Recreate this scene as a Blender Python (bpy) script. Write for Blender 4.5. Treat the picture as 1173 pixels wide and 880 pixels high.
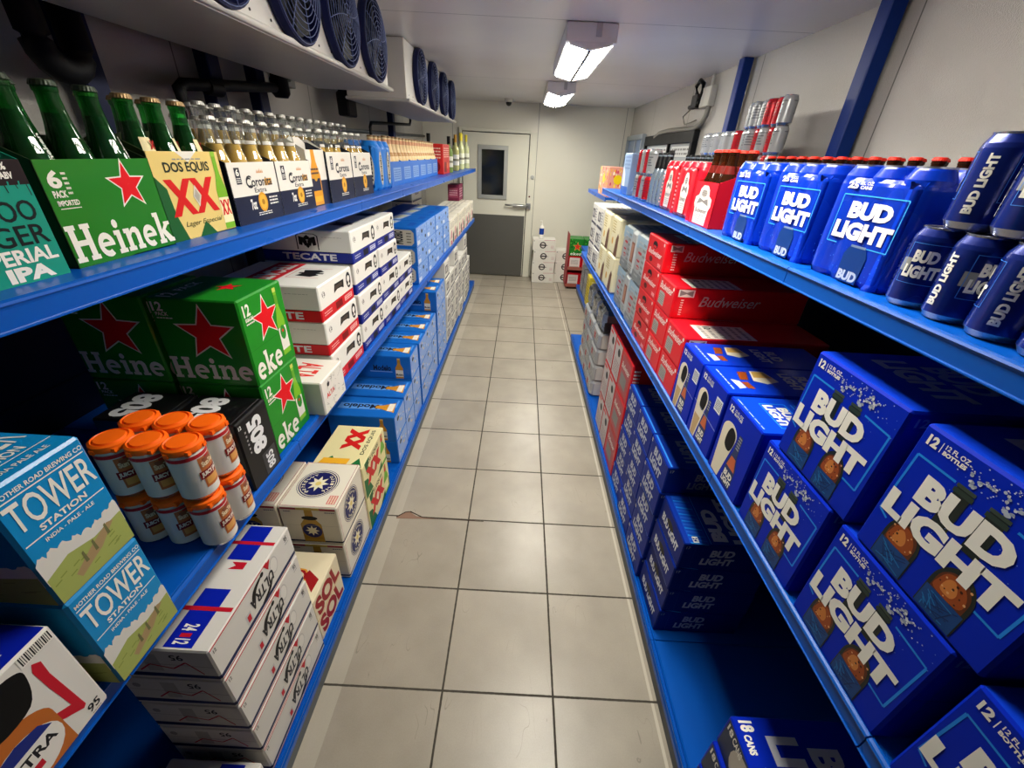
import bpy, math, random
from mathutils import Vector, Matrix

# ------------------------------------------------------------------ scene, camera, exposure
for o in list(bpy.data.objects): bpy.data.objects.remove(o)
SC = bpy.context.scene
COL = SC.collection
S = 0.40                      # one floor tile = 0.40 m; most measurements below are in tiles
random.seed(7)

def make_camera():
    f, pitch, yaw, roll = 471.917, 0.509045, -0.000206, -0.0540884
    cx, cy, h = 0.478719, -1.887992, 4.267366
    cp, sp, cY, sY = math.cos(pitch), math.sin(pitch), math.cos(yaw), math.sin(yaw)
    fwd = Vector((sY*cp, cY*cp, -sp)); right = Vector((cY, -sY, 0)); down = fwd.cross(right)
    cr, sr = math.cos(roll), math.sin(roll)
    r2 = cr*right + sr*down; d2 = -sr*right + cr*down
    m = Matrix((( r2.x, -d2.x, -fwd.x, cx*S), (r2.y, -d2.y, -fwd.y, cy*S), (r2.z, -d2.z, -fwd.z, h*S), (0, 0, 0, 1)))
    cam = bpy.data.cameras.new('camera'); cam.sensor_width = 36; cam.sensor_fit = 'HORIZONTAL'
    cam.lens = f/1173*36; cam.clip_start = 0.02; cam.clip_end = 50
    o = bpy.data.objects.new('camera', cam); o.matrix_world = m; COL.objects.link(o)
    SC.camera = o
make_camera()

SC.view_settings.view_transform = 'Standard'
SC.view_settings.look = 'None'
SC.view_settings.exposure = 0.0
SC.view_settings.gamma = 1.0
SC.view_settings.use_curve_mapping = False
SC.cycles.transparent_max_bounces = 32
SC.cycles.diffuse_bounces = 2
LENS_STRENGTH = 58.0
LENS_COLOUR = (1.0, 0.955, 0.84)

W_ = bpy.data.worlds.new('world'); SC.world = W_; W_.use_nodes = True
W_.node_tree.nodes['Background'].inputs[0].default_value = (0.02, 0.02, 0.022, 1)
W_.node_tree.nodes['Background'].inputs[1].default_value = 0.3

# ------------------------------------------------------------------ materials
def lin(hexs):
    hexs = hexs.lstrip('#')
    out = []
    for i in (0, 2, 4):
        c = int(hexs[i:i+2], 16)/255
        out.append(c/12.92 if c <= .04045 else ((c+.055)/1.055)**2.4)
    return (*out, 1)

_mc = {}
def M(hexs, rough=.45, metal=0.0, coat=0.0, bump=0.0, bscale=300, var=0.06):
    key = (hexs, rough, metal, coat, bump, bscale)
    if key in _mc: return _mc[key]
    m = bpy.data.materials.new('surface_' + hexs.strip('#')); m.use_nodes = True
    nt = m.node_tree; b = nt.nodes['Principled BSDF']
    tc = nt.nodes.new('ShaderNodeTexCoord')
    n = nt.nodes.new('ShaderNodeTexNoise'); n.inputs['Scale'].default_value = 9
    nt.links.new(tc.outputs['Object'], n.inputs['Vector'])
    mr = nt.nodes.new('ShaderNodeMapRange')
    mr.inputs['To Min'].default_value = max(.03, rough-var); mr.inputs['To Max'].default_value = rough+var
    nt.links.new(n.outputs['Fac'], mr.inputs['Value']); nt.links.new(mr.outputs[0], b.inputs['Roughness'])
    b.inputs['Base Color'].default_value = lin(hexs)
    b.inputs['Metallic'].default_value = metal
    if metal < .3: b.inputs['Specular IOR Level'].default_value = .08 if coat == 0 and hexs in ('#0426b4', '#07227e', '#08288c') else .18
    if coat: b.inputs['Coat Weight'].default_value = coat; b.inputs['Coat Roughness'].default_value = .12
    if bump:
        n2 = nt.nodes.new('ShaderNodeTexNoise'); n2.inputs['Scale'].default_value = bscale
        nt.links.new(tc.outputs['Object'], n2.inputs['Vector'])
        bp = nt.nodes.new('ShaderNodeBump'); bp.inputs['Strength'].default_value = bump; bp.inputs['Distance'].default_value = .004
        nt.links.new(n2.outputs['Fac'], bp.inputs['Height']); nt.links.new(bp.outputs[0], b.inputs['Normal'])
    _mc[key] = m
    return m

def glass_mat(name, tint, trans, gloss_rough=.05, body=.2):
    """thin coloured glass: tinted see-through plus a fresnel reflection"""
    m = bpy.data.materials.new(name); m.use_nodes = True
    nt = m.node_tree; nt.nodes.remove(nt.nodes['Principled BSDF'])
    out = nt.nodes['Material Output']
    t = nt.nodes.new('ShaderNodeBsdfTransparent'); t.inputs[0].default_value = (*trans, 1)
    d = nt.nodes.new('ShaderNodeBsdfDiffuse'); d.inputs[0].default_value = (*tint, 1)
    mx0 = nt.nodes.new('ShaderNodeMixShader'); mx0.inputs[0].default_value = body
    nt.links.new(t.outputs[0], mx0.inputs[1]); nt.links.new(d.outputs[0], mx0.inputs[2])
    g = nt.nodes.new('ShaderNodeBsdfGlossy'); g.inputs['Roughness'].default_value = gloss_rough
    lw = nt.nodes.new('ShaderNodeLayerWeight'); lw.inputs['Blend'].default_value = .25
    mr = nt.nodes.new('ShaderNodeMapRange'); mr.inputs['To Min'].default_value = .04; mr.inputs['To Max'].default_value = .5
    nt.links.new(lw.outputs['Fresnel'], mr.inputs['Value'])
    mx = nt.nodes.new('ShaderNodeMixShader')
    nt.links.new(mr.outputs[0], mx.inputs[0]); nt.links.new(mx0.outputs[0], mx.inputs[1]); nt.links.new(g.outputs[0], mx.inputs[2])
    nt.links.new(mx.outputs[0], out.inputs['Surface'])
    return m

def lens_mat():
    m = bpy.data.materials.new('glowing_lamp_lens'); m.use_nodes = True
    nt = m.node_tree; b = nt.nodes['Principled BSDF']
    b.inputs['Emission Color'].default_value = (*LENS_COLOUR, 1); b.inputs['Emission Strength'].default_value = LENS_STRENGTH
    return m

def math_node(nt, op, a, b=None):
    n = nt.nodes.new('ShaderNodeMath'); n.operation = op
    for i, x in enumerate((a, b)):
        if x is None: continue
        if isinstance(x, (int, float)): n.inputs[i].default_value = x
        else: nt.links.new(x, n.inputs[i])
    return n.outputs[0]

def panel_mat(name, hexs, axis, period, offset, rough=.38, bump=.35, bscale=140, dirt=.12):
    """embossed painted metal panels with dark joints every `period` metres along an axis"""
    m = bpy.data.materials.new(name); m.use_nodes = True
    nt = m.node_tree; b = nt.nodes['Principled BSDF']
    tc = nt.nodes.new('ShaderNodeTexCoord'); sp = nt.nodes.new('ShaderNodeSeparateXYZ')
    nt.links.new(tc.outputs['Object'], sp.inputs[0])
    a = sp.outputs['XYZ'.index(axis)]
    p = math_node(nt, 'DIVIDE', math_node(nt, 'SUBTRACT', a, offset), period)
    fr = math_node(nt, 'FRACT', p)
    d = math_node(nt, 'MULTIPLY', math_node(nt, 'MINIMUM', fr, math_node(nt, 'SUBTRACT', 1.0, fr)), period)
    joint = math_node(nt, 'LESS_THAN', d, .0035)
    n = nt.nodes.new('ShaderNodeTexNoise'); n.inputs['Scale'].default_value = 1.7; n.inputs['Detail'].default_value = 5
    nt.links.new(tc.outputs['Object'], n.inputs['Vector'])
    c1 = lin(hexs); k = 1-dirt
    r = nt.nodes.new('ShaderNodeMix'); r.data_type = 'RGBA'
    r.inputs['A'].default_value = (c1[0]*k, c1[1]*k*.99, c1[2]*k*.97, 1); r.inputs['B'].default_value = c1
    nt.links.new(n.outputs['Fac'], r.inputs['Factor'])
    r2 = nt.nodes.new('ShaderNodeMix'); r2.data_type = 'RGBA'
    nt.links.new(joint, r2.inputs['Factor']); nt.links.new(r.outputs['Result'], r2.inputs['A'])
    r2.inputs['B'].default_value = (c1[0]*.35, c1[1]*.35, c1[2]*.35, 1)
    nt.links.new(r2.outputs['Result'], b.inputs['Base Color'])
    b.inputs['Roughness'].default_value = rough
    v = nt.nodes.new('ShaderNodeTexVoronoi'); v.inputs['Scale'].default_value = bscale
    nt.links.new(tc.outputs['Object'], v.inputs['Vector'])
    bp = nt.nodes.new('ShaderNodeBump'); bp.inputs['Strength'].default_value = bump; bp.inputs['Distance'].default_value = .002
    nt.links.new(v.outputs['Distance'], bp.inputs['Height']); nt.links.new(bp.outputs[0], b.inputs['Normal'])
    return m

def floor_mat():
    m = bpy.data.materials.new('ceramic_floor_tiles'); m.use_nodes = True
    nt = m.node_tree; b = nt.nodes['Principled BSDF']
    tc = nt.nodes.new('ShaderNodeTexCoord'); sp = nt.nodes.new('ShaderNodeSeparateXYZ')
    nt.links.new(tc.outputs['Object'], sp.inputs[0])
    def dist(a):
        p = math_node(nt, 'DIVIDE', a, S); fr = math_node(nt, 'FRACT', p)
        return math_node(nt, 'MULTIPLY', math_node(nt, 'MINIMUM', fr, math_node(nt, 'SUBTRACT', 1.0, fr)), S), math_node(nt, 'FLOOR', p)
    dx, ix = dist(sp.outputs[0]); dx = math_node(nt, 'ADD', dx, math_node(nt, 'LESS_THAN', sp.outputs[0], -.5*S)); dy, iy = dist(sp.outputs[1])
    d = math_node(nt, 'MINIMUM', dx, dy)
    n3 = nt.nodes.new('ShaderNodeTexNoise'); n3.inputs['Scale'].default_value = 60
    nt.links.new(tc.outputs['Object'], n3.inputs['Vector'])
    d = math_node(nt, 'ADD', d, math_node(nt, 'MULTIPLY', math_node(nt, 'SUBTRACT', n3.outputs['Fac'], .5), .0022))
    mr = nt.nodes.new('ShaderNodeMapRange'); mr.inputs['From Min'].default_value = .0030; mr.inputs['From Max'].default_value = .0044
    nt.links.new(d, mr.inputs['Value'])
    cmb = nt.nodes.new('ShaderNodeCombineXYZ'); nt.links.new(ix, cmb.inputs[0]); nt.links.new(iy, cmb.inputs[1])
    wn = nt.nodes.new('ShaderNodeTexWhiteNoise'); wn.noise_dimensions = '2D'; nt.links.new(cmb.outputs[0], wn.inputs['Vector'])
    n = nt.nodes.new('ShaderNodeTexNoise'); n.inputs['Scale'].default_value = 4.5; n.inputs['Detail'].default_value = 8
    nt.links.new(tc.outputs['Object'], n.inputs['Vector'])
    nf = nt.nodes.new('ShaderNodeTexNoise'); nf.inputs['Scale'].default_value = 220
    nt.links.new(tc.outputs['Object'], nf.inputs['Vector'])
    v = math_node(nt, 'ADD', math_node(nt, 'MULTIPLY', n.outputs['Fac'], .7), math_node(nt, 'MULTIPLY', wn.outputs['Value'], .18))
    v = math_node(nt, 'ADD', v, math_node(nt, 'MULTIPLY', nf.outputs['Fac'], .22))
    r = nt.nodes.new('ShaderNodeValToRGB')
    r.color_ramp.elements[0].position = .25; r.color_ramp.elements[0].color = lin('#8a8274')
    r.color_ramp.elements[1].position = .85; r.color_ramp.elements[1].color = lin('#aea595')
    nt.links.new(v, r.inputs[0])
    # scuffs: thin dark scratches
    mp = nt.nodes.new('ShaderNodeMapping'); mp.inputs['Scale'].default_value = (5.5, 1.4, 1); mp.inputs['Rotation'].default_value = (0, 0, .6)
    nt.links.new(tc.outputs['Object'], mp.inputs[0])
    ns = nt.nodes.new('ShaderNodeTexNoise'); ns.inputs['Scale'].default_value = 2.0; ns.inputs['Detail'].default_value = 1; ns.inputs['Distortion'].default_value = 1.2
    nt.links.new(mp.outputs[0], ns.inputs['Vector'])
    sc = math_node(nt, 'LESS_THAN', math_node(nt, 'ABSOLUTE', math_node(nt, 'SUBTRACT', ns.outputs['Fac'], .5)), .0022)
    sc = math_node(nt, 'MULTIPLY', sc, math_node(nt, 'GREATER_THAN', n.outputs['Fac'], .56))
    sc = math_node(nt, 'MULTIPLY', sc, .35)
    ms = nt.nodes.new('ShaderNodeMix'); ms.data_type = 'RGBA'; nt.links.new(sc, ms.inputs['Factor'])
    nt.links.new(r.outputs[0], ms.inputs['A']); ms.inputs['B'].default_value = lin('#4c463c')
    # paler strip along the left kick plate, caulk line on the right
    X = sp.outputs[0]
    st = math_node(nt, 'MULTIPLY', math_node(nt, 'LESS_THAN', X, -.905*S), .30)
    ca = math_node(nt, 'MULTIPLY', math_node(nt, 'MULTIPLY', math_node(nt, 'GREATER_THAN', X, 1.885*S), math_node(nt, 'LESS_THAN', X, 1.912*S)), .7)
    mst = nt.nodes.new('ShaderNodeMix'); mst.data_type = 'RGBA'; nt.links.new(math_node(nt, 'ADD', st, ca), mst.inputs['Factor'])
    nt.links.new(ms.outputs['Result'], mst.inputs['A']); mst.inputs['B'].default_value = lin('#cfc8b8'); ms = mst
    mg = nt.nodes.new('ShaderNodeMix'); mg.data_type = 'RGBA'; nt.links.new(mr.outputs[0], mg.inputs['Factor'])
    mg.inputs['A'].default_value = lin('#3b352b'); nt.links.new(ms.outputs['Result'], mg.inputs['B'])
    nt.links.new(mg.outputs['Result'], b.inputs['Base Color'])
    rr = nt.nodes.new('ShaderNodeMapRange'); rr.inputs['To Min'].default_value = .8; rr.inputs['To Max'].default_value = .33
    nt.links.new(mr.outputs[0], rr.inputs['Value']); nt.links.new(rr.outputs[0], b.inputs['Roughness'])
    hb = math_node(nt, 'ADD', mr.outputs[0], math_node(nt, 'MULTIPLY', nf.outputs['Fac'], .06))
    bp = nt.nodes.new('ShaderNodeBump'); bp.inputs['Strength'].default_value = .5; bp.inputs['Distance'].default_value = .003
    nt.links.new(hb, bp.inputs['Height']); nt.links.new(bp.outputs[0], b.inputs['Normal'])
    return m

# common paints
BLUE_STEEL = M('#0754b4', .30)
NAVY_STEEL = M('#0c2f7c', .42, 0, .1)
WHITE_PAINT = M('#d9d7d0', .4, 0, .1)
WHITE = M('#efece2', .45, 0, .12)
CREAM = M('#e8dfbf', .5)
BLACK = M('#0a0a0b', .45)
DKGREY = M('#2b2c2e', .5)
GREY = M('#8d8d8b', .5)
RED = M('#e01022', .4, 0, .2)
DKRED = M('#8e1420', .45)
BLBLUE = M('#0426b4', .38, 0, 0)
BLNAVY = M('#07227e', .45, 0, 0)
BLLIGHT = M('#2f8df0', .4, 0, .2)
GREEN = M('#1d7a1c', .38, 0, .3)
DKGREEN = M('#0d3a17', .45)
ORANGE = M('#ff6a12', .38)
GOLD = M('#d9a12b', .4, .25)
AMBER = M('#96451a', .35, 0, .2)
NAVY = M('#141b3c', .42)
SILVER = M('#c9cacb', .28, .85)
STEEL = M('#a7a8a6', .33, .9)
KRAFT = M('#8a4a3a', .7)
ULBLUE = M('#0a1fa8', .4, 0, .2)
MODBLUE = M('#1668c6', .4, 0, .25)
MODLIGHT = M('#7ea3e0', .45, 0, .15)
GLASS_GREEN = glass_mat('green_bottle_glass', (.02, .20, .04), (.14, .60, .20), body=.13)
GLASS_CLEAR = glass_mat('clear_bottle_glass', (.6, .62, .6), (.93, .95, .94), body=.06)
GLASS_BROWN = glass_mat('brown_bottle_glass', (.06, .018, .006), (.20, .06, .02), body=.3)
BEER_PALE = M('#d2a83c', .2, 0, .3)
BEER_DARK = M('#0b330c', .25)
LENS = lens_mat()

# ------------------------------------------------------------------ mesh tools
class MB:
    def __init__(s): s.v = []; s.f = []; s.mi = []; s.sm = []; s.mats = []
    def mid(s, m):
        if m not in s.mats: s.mats.append(m)
        return s.mats.index(m)
    def add(s, verts, faces, mat, smooth=False):
        b = len(s.v); s.v += [tuple(p) for p in verts]; k = s.mid(mat)
        for f in faces: s.f.append([b+i for i in f]); s.mi.append(k); s.sm.append(smooth)
        return s
    def box(s, x0, x1, y0, y1, z0, z1, mat, ch=0.0):
        if ch: return s.cbox(x0, x1, y0, y1, z0, z1, ch, mat)
        v = [(x, y, z) for z in (z0, z1) for y in (y0, y1) for x in (x0, x1)]
        return s.add(v, [(0, 2, 3, 1), (4, 5, 7, 6), (0, 1, 5, 4), (1, 3, 7, 5), (3, 2, 6, 7), (2, 0, 4, 6)], mat)
    def cbox(s, x0, x1, y0, y1, z0, z1, c, mat, bands=(), sides=None, top=None):
        """box with chamfered edges; bands = [(z, material)] switches the side colour above z; sides = {face: material}"""
        def ring(i, z):
            a, b_, d, e = x0+i, x1-i, y0+i, y1-i; k = c-i if i < c else 0
            k = max(k, .0001)
            return [(a+k, d, z), (b_-k, d, z), (b_, d+k, z), (b_, e-k, z), (b_-k, e, z), (a+k, e, z), (a, e-k, z), (a, d+k, z)]
        zs = [(c*.8, z0, mat), (0, z0+c, mat)]
        cur = mat
        for zb, mb in bands:
            zs.append((0, z0+zb, cur)); cur = mb
        zs += [(0, z1-c, cur), (c*.8, z1, cur)]
        verts = []
        for i, z, _ in zs: verts += ring(i, z)
        names = ['F', None, 'R', None, 'B', None, 'L', None]
        for r in range(len(zs)-1):
            for k in range(8):
                q = (r*8+k, r*8+(k+1) % 8, (r+1)*8+(k+1) % 8, (r+1)*8+k)
                mm = zs[r+1][2]
                if r == 0 and bands: mm = mat
                if sides and names[k] in sides and 0 < r < len(zs)-2: mm = sides[names[k]]
                s.add([verts[i] for i in q], [(0, 1, 2, 3)], mm)
        n = len(zs)
        s.add(verts[:8], [(7, 6, 5, 4, 3, 2, 1, 0)], mat)
        s.add(verts[(n-1)*8:], [tuple(range(8))], top or cur)
        return s
    def lathe(s, prof, seg, mats, cx=0, cy=0, cz=0, caps=True, smooth=True):
        """prof: [(radius, z)], mats: one material or one per segment"""
        v = []
        for r, z in prof:
            for k in range(seg):
                a = 2*math.pi*k/seg; v.append((cx+r*math.cos(a), cy+r*math.sin(a), cz+z))
        for i in range(len(prof)-1):
            m = mats[i] if isinstance(mats, (list, tuple)) else mats
            s.add(v[i*seg:(i+2)*seg], [(k, (k+1) % seg, seg+(k+1) % seg, seg+k) for k in range(seg)], m, smooth)
        if caps:
            m0 = mats[0] if isinstance(mats, (list, tuple)) else mats; m1 = mats[-1] if isinstance(mats, (list, tuple)) else mats
            s.add(v[:seg], [tuple(range(seg))[::-1]], m0); s.add(v[-seg:], [tuple(range(seg))], m1)
        return s
    def tube(s, pts, r, mat, seg=8):
        pts = [Vector(p) for p in pts]; rings = []
        up = Vector((0, 0, 1))
        for i, p in enumerate(pts):
            t = (pts[min(i+1, len(pts)-1)]-pts[max(i-1, 0)]).normalized()
            a = t.cross(up)
            if a.length < .05: a = t.cross(Vector((1, 0, 0)))
            a.normalize(); b = t.cross(a).normalized()
            rings.append([p+r*(math.cos(2*math.pi*k/seg)*a+math.sin(2*math.pi*k/seg)*b) for k in range(seg)])
        v = [q for R in rings for q in R]
        f = []
        for i in range(len(rings)-1):
            for k in range(seg): f.append((i*seg+k, i*seg+(k+1) % seg, (i+1)*seg+(k+1) % seg, (i+1)*seg+k))
        f += [tuple(range(seg))[::-1], tuple(range((len(rings)-1)*seg, len(rings)*seg))]
        return s.add(v, f, mat, True)
    def prism(s, poly, axis, a0, a1, mat):
        """extrude a 2-D polygon along an axis; poly is in the two other axes in xyz order"""
        def P(p, a):
            return {'x': (a, p[0], p[1]), 'y': (p[0], a, p[1]), 'z': (p[0], p[1], a)}[axis]
        n = len(poly); v = [P(p, a0) for p in poly]+[P(p, a1) for p in poly]
        f = [(k, (k+1) % n, n+(k+1) % n, n+k) for k in range(n)]+[tuple(range(n))[::-1], tuple(range(n, 2*n))]
        return s.add(v, f, mat)
    def build(s, name, parent=None, loc=None):
        me = bpy.data.meshes.new(name); me.from_pydata(s.v, [], s.f)
        for m in s.mats: me.materials.append(m)
        me.polygons.foreach_set('material_index', s.mi); me.polygons.foreach_set('use_smooth', s.sm)
        me.update()
        if s.fixn: fix_normals(me)
        o = bpy.data.objects.new(name, me); COL.objects.link(o)
        if parent: o.parent = parent
        if loc: o.location = loc
        return o
    fixn = False

def fix_normals(me):
    import bmesh
    b = bmesh.new(); b.from_mesh(me); bmesh.ops.recalc_face_normals(b, faces=b.faces); b.to_mesh(me); b.free()

_tc = {}
def text2d(s, bold=.0, shear=.0):
    """the letters of s as a flat mesh scaled into the unit square"""
    key = (s, bold, shear)
    if key in _tc: return _tc[key]
    cu = bpy.data.curves.new('lettering', 'FONT'); cu.body = s; cu.offset = bold; cu.shear = shear; cu.resolution_u = 3
    cu.dimensions = '2D'; cu.fill_mode = 'FRONT'; cu.align_x = 'CENTER'; cu.space_line = .8
    o = bpy.data.objects.new('lettering', cu); COL.objects.link(o)
    dg = bpy.context.evaluated_depsgraph_get(); ev = o.evaluated_get(dg); me = ev.to_mesh()
    v = [(p.co.x, p.co.y) for p in me.vertices]; f = [tuple(p.vertices) for p in me.polygons]
    ev.to_mesh_clear(); bpy.data.objects.remove(o); bpy.data.curves.remove(cu)
    x0, x1 = min(p[0] for p in v), max(p[0] for p in v); y0, y1 = min(p[1] for p in v), max(p[1] for p in v)
    v = [((x-x0)/(x1-x0), (y-y0)/(y1-y0)) for x, y in v]
    _tc[key] = (v, f)
    return _tc[key]

def star_pts(n, r0, r1, rot=90):
    return [((r0 if k % 2 == 0 else r1)*math.cos(math.radians(rot+180*k/n)), (r0 if k % 2 == 0 else r1)*math.sin(math.radians(rot+180*k/n))) for k in range(2*n)]

class Print:
    """flat printing on a rectangular panel: positions are fractions of its width and height"""
    def __init__(s, mb, org, u, v, w, h):
        s.mb = mb; s.o = Vector(org); s.u = Vector(u); s.v = Vector(v); s.n = s.u.cross(s.v); s.w = w; s.h = h; s.k = 0
    def P(s, x, y, lay): return s.o+s.u*(x*s.w)+s.v*(y*s.h)+s.n*(.00025+.00010*lay+.0000025*s.k)
    def poly(s, pts, mat, lay=0): s.k = (s.k+1) % 200; s.mb.add([s.P(x, y, lay) for x, y in pts], [tuple(range(len(pts)))], mat); return s
    def rect(s, x0, y0, x1, y1, mat, lay=0): return s.poly([(x0, y0), (x1, y0), (x1, y1), (x0, y1)], mat, lay)
    def ell(s, cx, cy, rx, ry, mat, lay=0, n=20, rot=0):
        return s.poly([(cx+rx*math.cos(2*math.pi*k/n+rot), cy+ry*math.sin(2*math.pi*k/n+rot)) for k in range(n)], mat, lay)
    def circ(s, cx, cy, r, mat, lay=0, n=22):            # r as a fraction of the height
        return s.ell(cx, cy, r*s.h/s.w, r, mat, lay, n)
    def ring(s, cx, cy, r0, r1, mat, lay=0, n=24):
        a = s.h/s.w
        for k in range(n):
            t0, t1 = 2*math.pi*k/n, 2*math.pi*(k+1)/n
            s.poly([(cx+r0*a*math.cos(t0), cy+r0*math.sin(t0)), (cx+r1*a*math.cos(t0), cy+r1*math.sin(t0)), (cx+r1*a*math.cos(t1), cy+r1*math.sin(t1)), (cx+r0*a*math.cos(t1), cy+r0*math.sin(t1))], mat, lay)
        return s
    def star(s, cx, cy, r, mat, lay=0, n=5, inner=.42, rot=90):
        a = s.h/s.w; p = [(cx+x*a, cy+y) for x, y in star_pts(n, r, r*inner, rot)]
        for k in range(n):
            s.poly([(cx, cy), p[2*k-1], p[2*k], p[2*k+1]], mat, lay)
        return s
    def blob(s, pts, mat, lay=0, n=5):                    # smooth closed outline through the points
        q = []; N = len(pts)
        for i in range(N):
            p0, p1, p2, p3 = pts[i-1], pts[i], pts[(i+1) % N], pts[(i+2) % N]
            for k in range(n):
                t = k/n
                q.append(tuple(.5*((2*b)+(-a+c)*t+(2*a-5*b+4*c-d)*t*t+(-a+3*b-3*c+d)*t**3) for a, b, c, d in zip(p0, p1, p2, p3)))
        return s.poly(q, mat, lay)
    def line(s, x0, y0, x1, y1, t, mat, lay=0):          # t in metres
        dx, dy = (x1-x0)*s.w, (y1-y0)*s.h; L = math.hypot(dx, dy); nx, ny = -dy/L*t/2/s.w, dx/L*t/2/s.h
        return s.poly([(x0-nx, y0-ny), (x1-nx, y1-ny), (x1+nx, y1+ny), (x0+nx, y0+ny)], mat, lay)
    def pline(s, pts, t, mat, lay=0):
        for a, b in zip(pts, pts[1:]): s.line(*a, *b, t, mat, lay)
        return s
    def text(s, t, x0, y0, x1, y1, mat, lay=1, bold=.03, shear=0, rot=0):
        """letters stretched into the rectangle; rot 90/-90/180 turns them inside it"""
        v, f = text2d(t, bold, shear); q = []; s.k = (s.k+1) % 200
        for a, b in v:
            if rot == 90: a, b = 1-b, a
            elif rot == -90: a, b = b, 1-a
            elif rot == 180: a, b = 1-a, 1-b
            q.append(s.P(x0+a*(x1-x0), y0+b*(y1-y0), lay))
        s.mb.add(q, f, mat); return s
    def slant(s, t, x0, y0, x1, y1, rise, mat, lay=1, bold=.03, shear=0):
        v, f = text2d(t, bold, shear)
        s.mb.add([s.P(x0+a*(x1-x0), y0+b*(y1-y0)+a*rise, lay) for a, b in v], f, mat); return s
    def fine(s, x0, y0, x1, y1, n, mat, lay=1):           # lines of small print read from afar as broken strokes
        rnd = random.Random(int(x0*997+y0*131+n))
        for i in range(n):
            y = y0+(y1-y0)*(i+.5)/n; t = (y1-y0)/n*.45; x = x0
            while x < x1:
                w = min((x1-x0)*rnd.uniform(.08, .22), x1-x); s.rect(x, y-t/2, x+w, y+t/2, mat, lay); x += w+(x1-x0)*.04
        return s

class Carton:
    """a cardboard carton; front = local -Y, R = +X, L = -X, T = top; origin at the centre of the base"""
    def __init__(s, W, D, H, mat, bands=(), sides=None, top=None, ch=.004):
        s.W, s.D, s.H = W*S, D*S, H*S; s.mb = MB()
        s.mb.cbox(-s.W/2, s.W/2, -s.D/2, s.D/2, 0, s.H, ch, mat, [(z*S, m) for z, m in bands], sides, top)
        w, d, h = s.W, s.D, s.H
        s.F = Print(s.mb, (-w/2, -d/2, 0), (1, 0, 0), (0, 0, 1), w, h)
        s.R = Print(s.mb, (w/2, -d/2, 0), (0, 1, 0), (0, 0, 1), d, h)
        s.L = Print(s.mb, (-w/2, d/2, 0), (0, -1, 0), (0, 0, 1), d, h)
        s.T = Print(s.mb, (-w/2, -d/2, h), (1, 0, 0), (0, 1, 0), w, d)
    def done(s, name='beer_carton'):
        o = s.mb.build(name); o['dims'] = 0; del o['dims']
        DIM[o.data.name] = (s.W, s.D, s.H)
        return o
DIM = {}

def tag(o, label, cat, group=None):
    o['label'] = label; o['category'] = cat
    if group: o['group'] = group
    return o
def copy_tree(o, parent=None):
    c = o.copy(); COL.objects.link(c)
    if parent: c.parent = parent
    for ch in list(o.children):
        copy_tree(ch, c)
    return c
_used = set()
def inst(proto):
    if proto.name not in _used:
        _used.add(proto.name); return proto
    return copy_tree(proto)
def empty(name, loc=(0, 0, 0)):
    o = bpy.data.objects.new(name, None); o.empty_display_size = .05; o.location = loc; COL.objects.link(o); return o

def put(proto, side, yc, xf, z, label, cat='carton', group=None, D=None, twist=0.0):
    """stand a thing on a shelf: its front at xf (tiles), its centre at yc, its base at z (tiles)"""
    if D is None: D = DIM[proto.data.name][1]
    o = inst(proto)
    x = xf*S-D/2 if side == 'L' else xf*S+D/2
    o.location = (x, yc*S, z*S)
    o.rotation_euler = (0, 0, math.radians((90 if side == 'L' else -90)+twist))
    return tag(o, label, cat, group)

def level(i, n):
    if n == 1: return ''
    if i == n-1: return 'top one'
    if i == 0: return 'bottom one'
    return ['', 'second', 'third', 'fourth', 'fifth'][n-1-i]+' from top'

def stack(proto, side, yc, xf, z, n, desc, group, jit=.006):
    H = DIM[proto.data.name][2]
    for i in range(n):
        dx = random.uniform(-jit, jit) if n > 1 else 0
        put(proto, side, yc+random.uniform(-jit, jit)*.6, xf+dx, z+i*(H+.0008)/S, (desc+', '+level(i, n)).rstrip(', '), 'carton', group)

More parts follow.
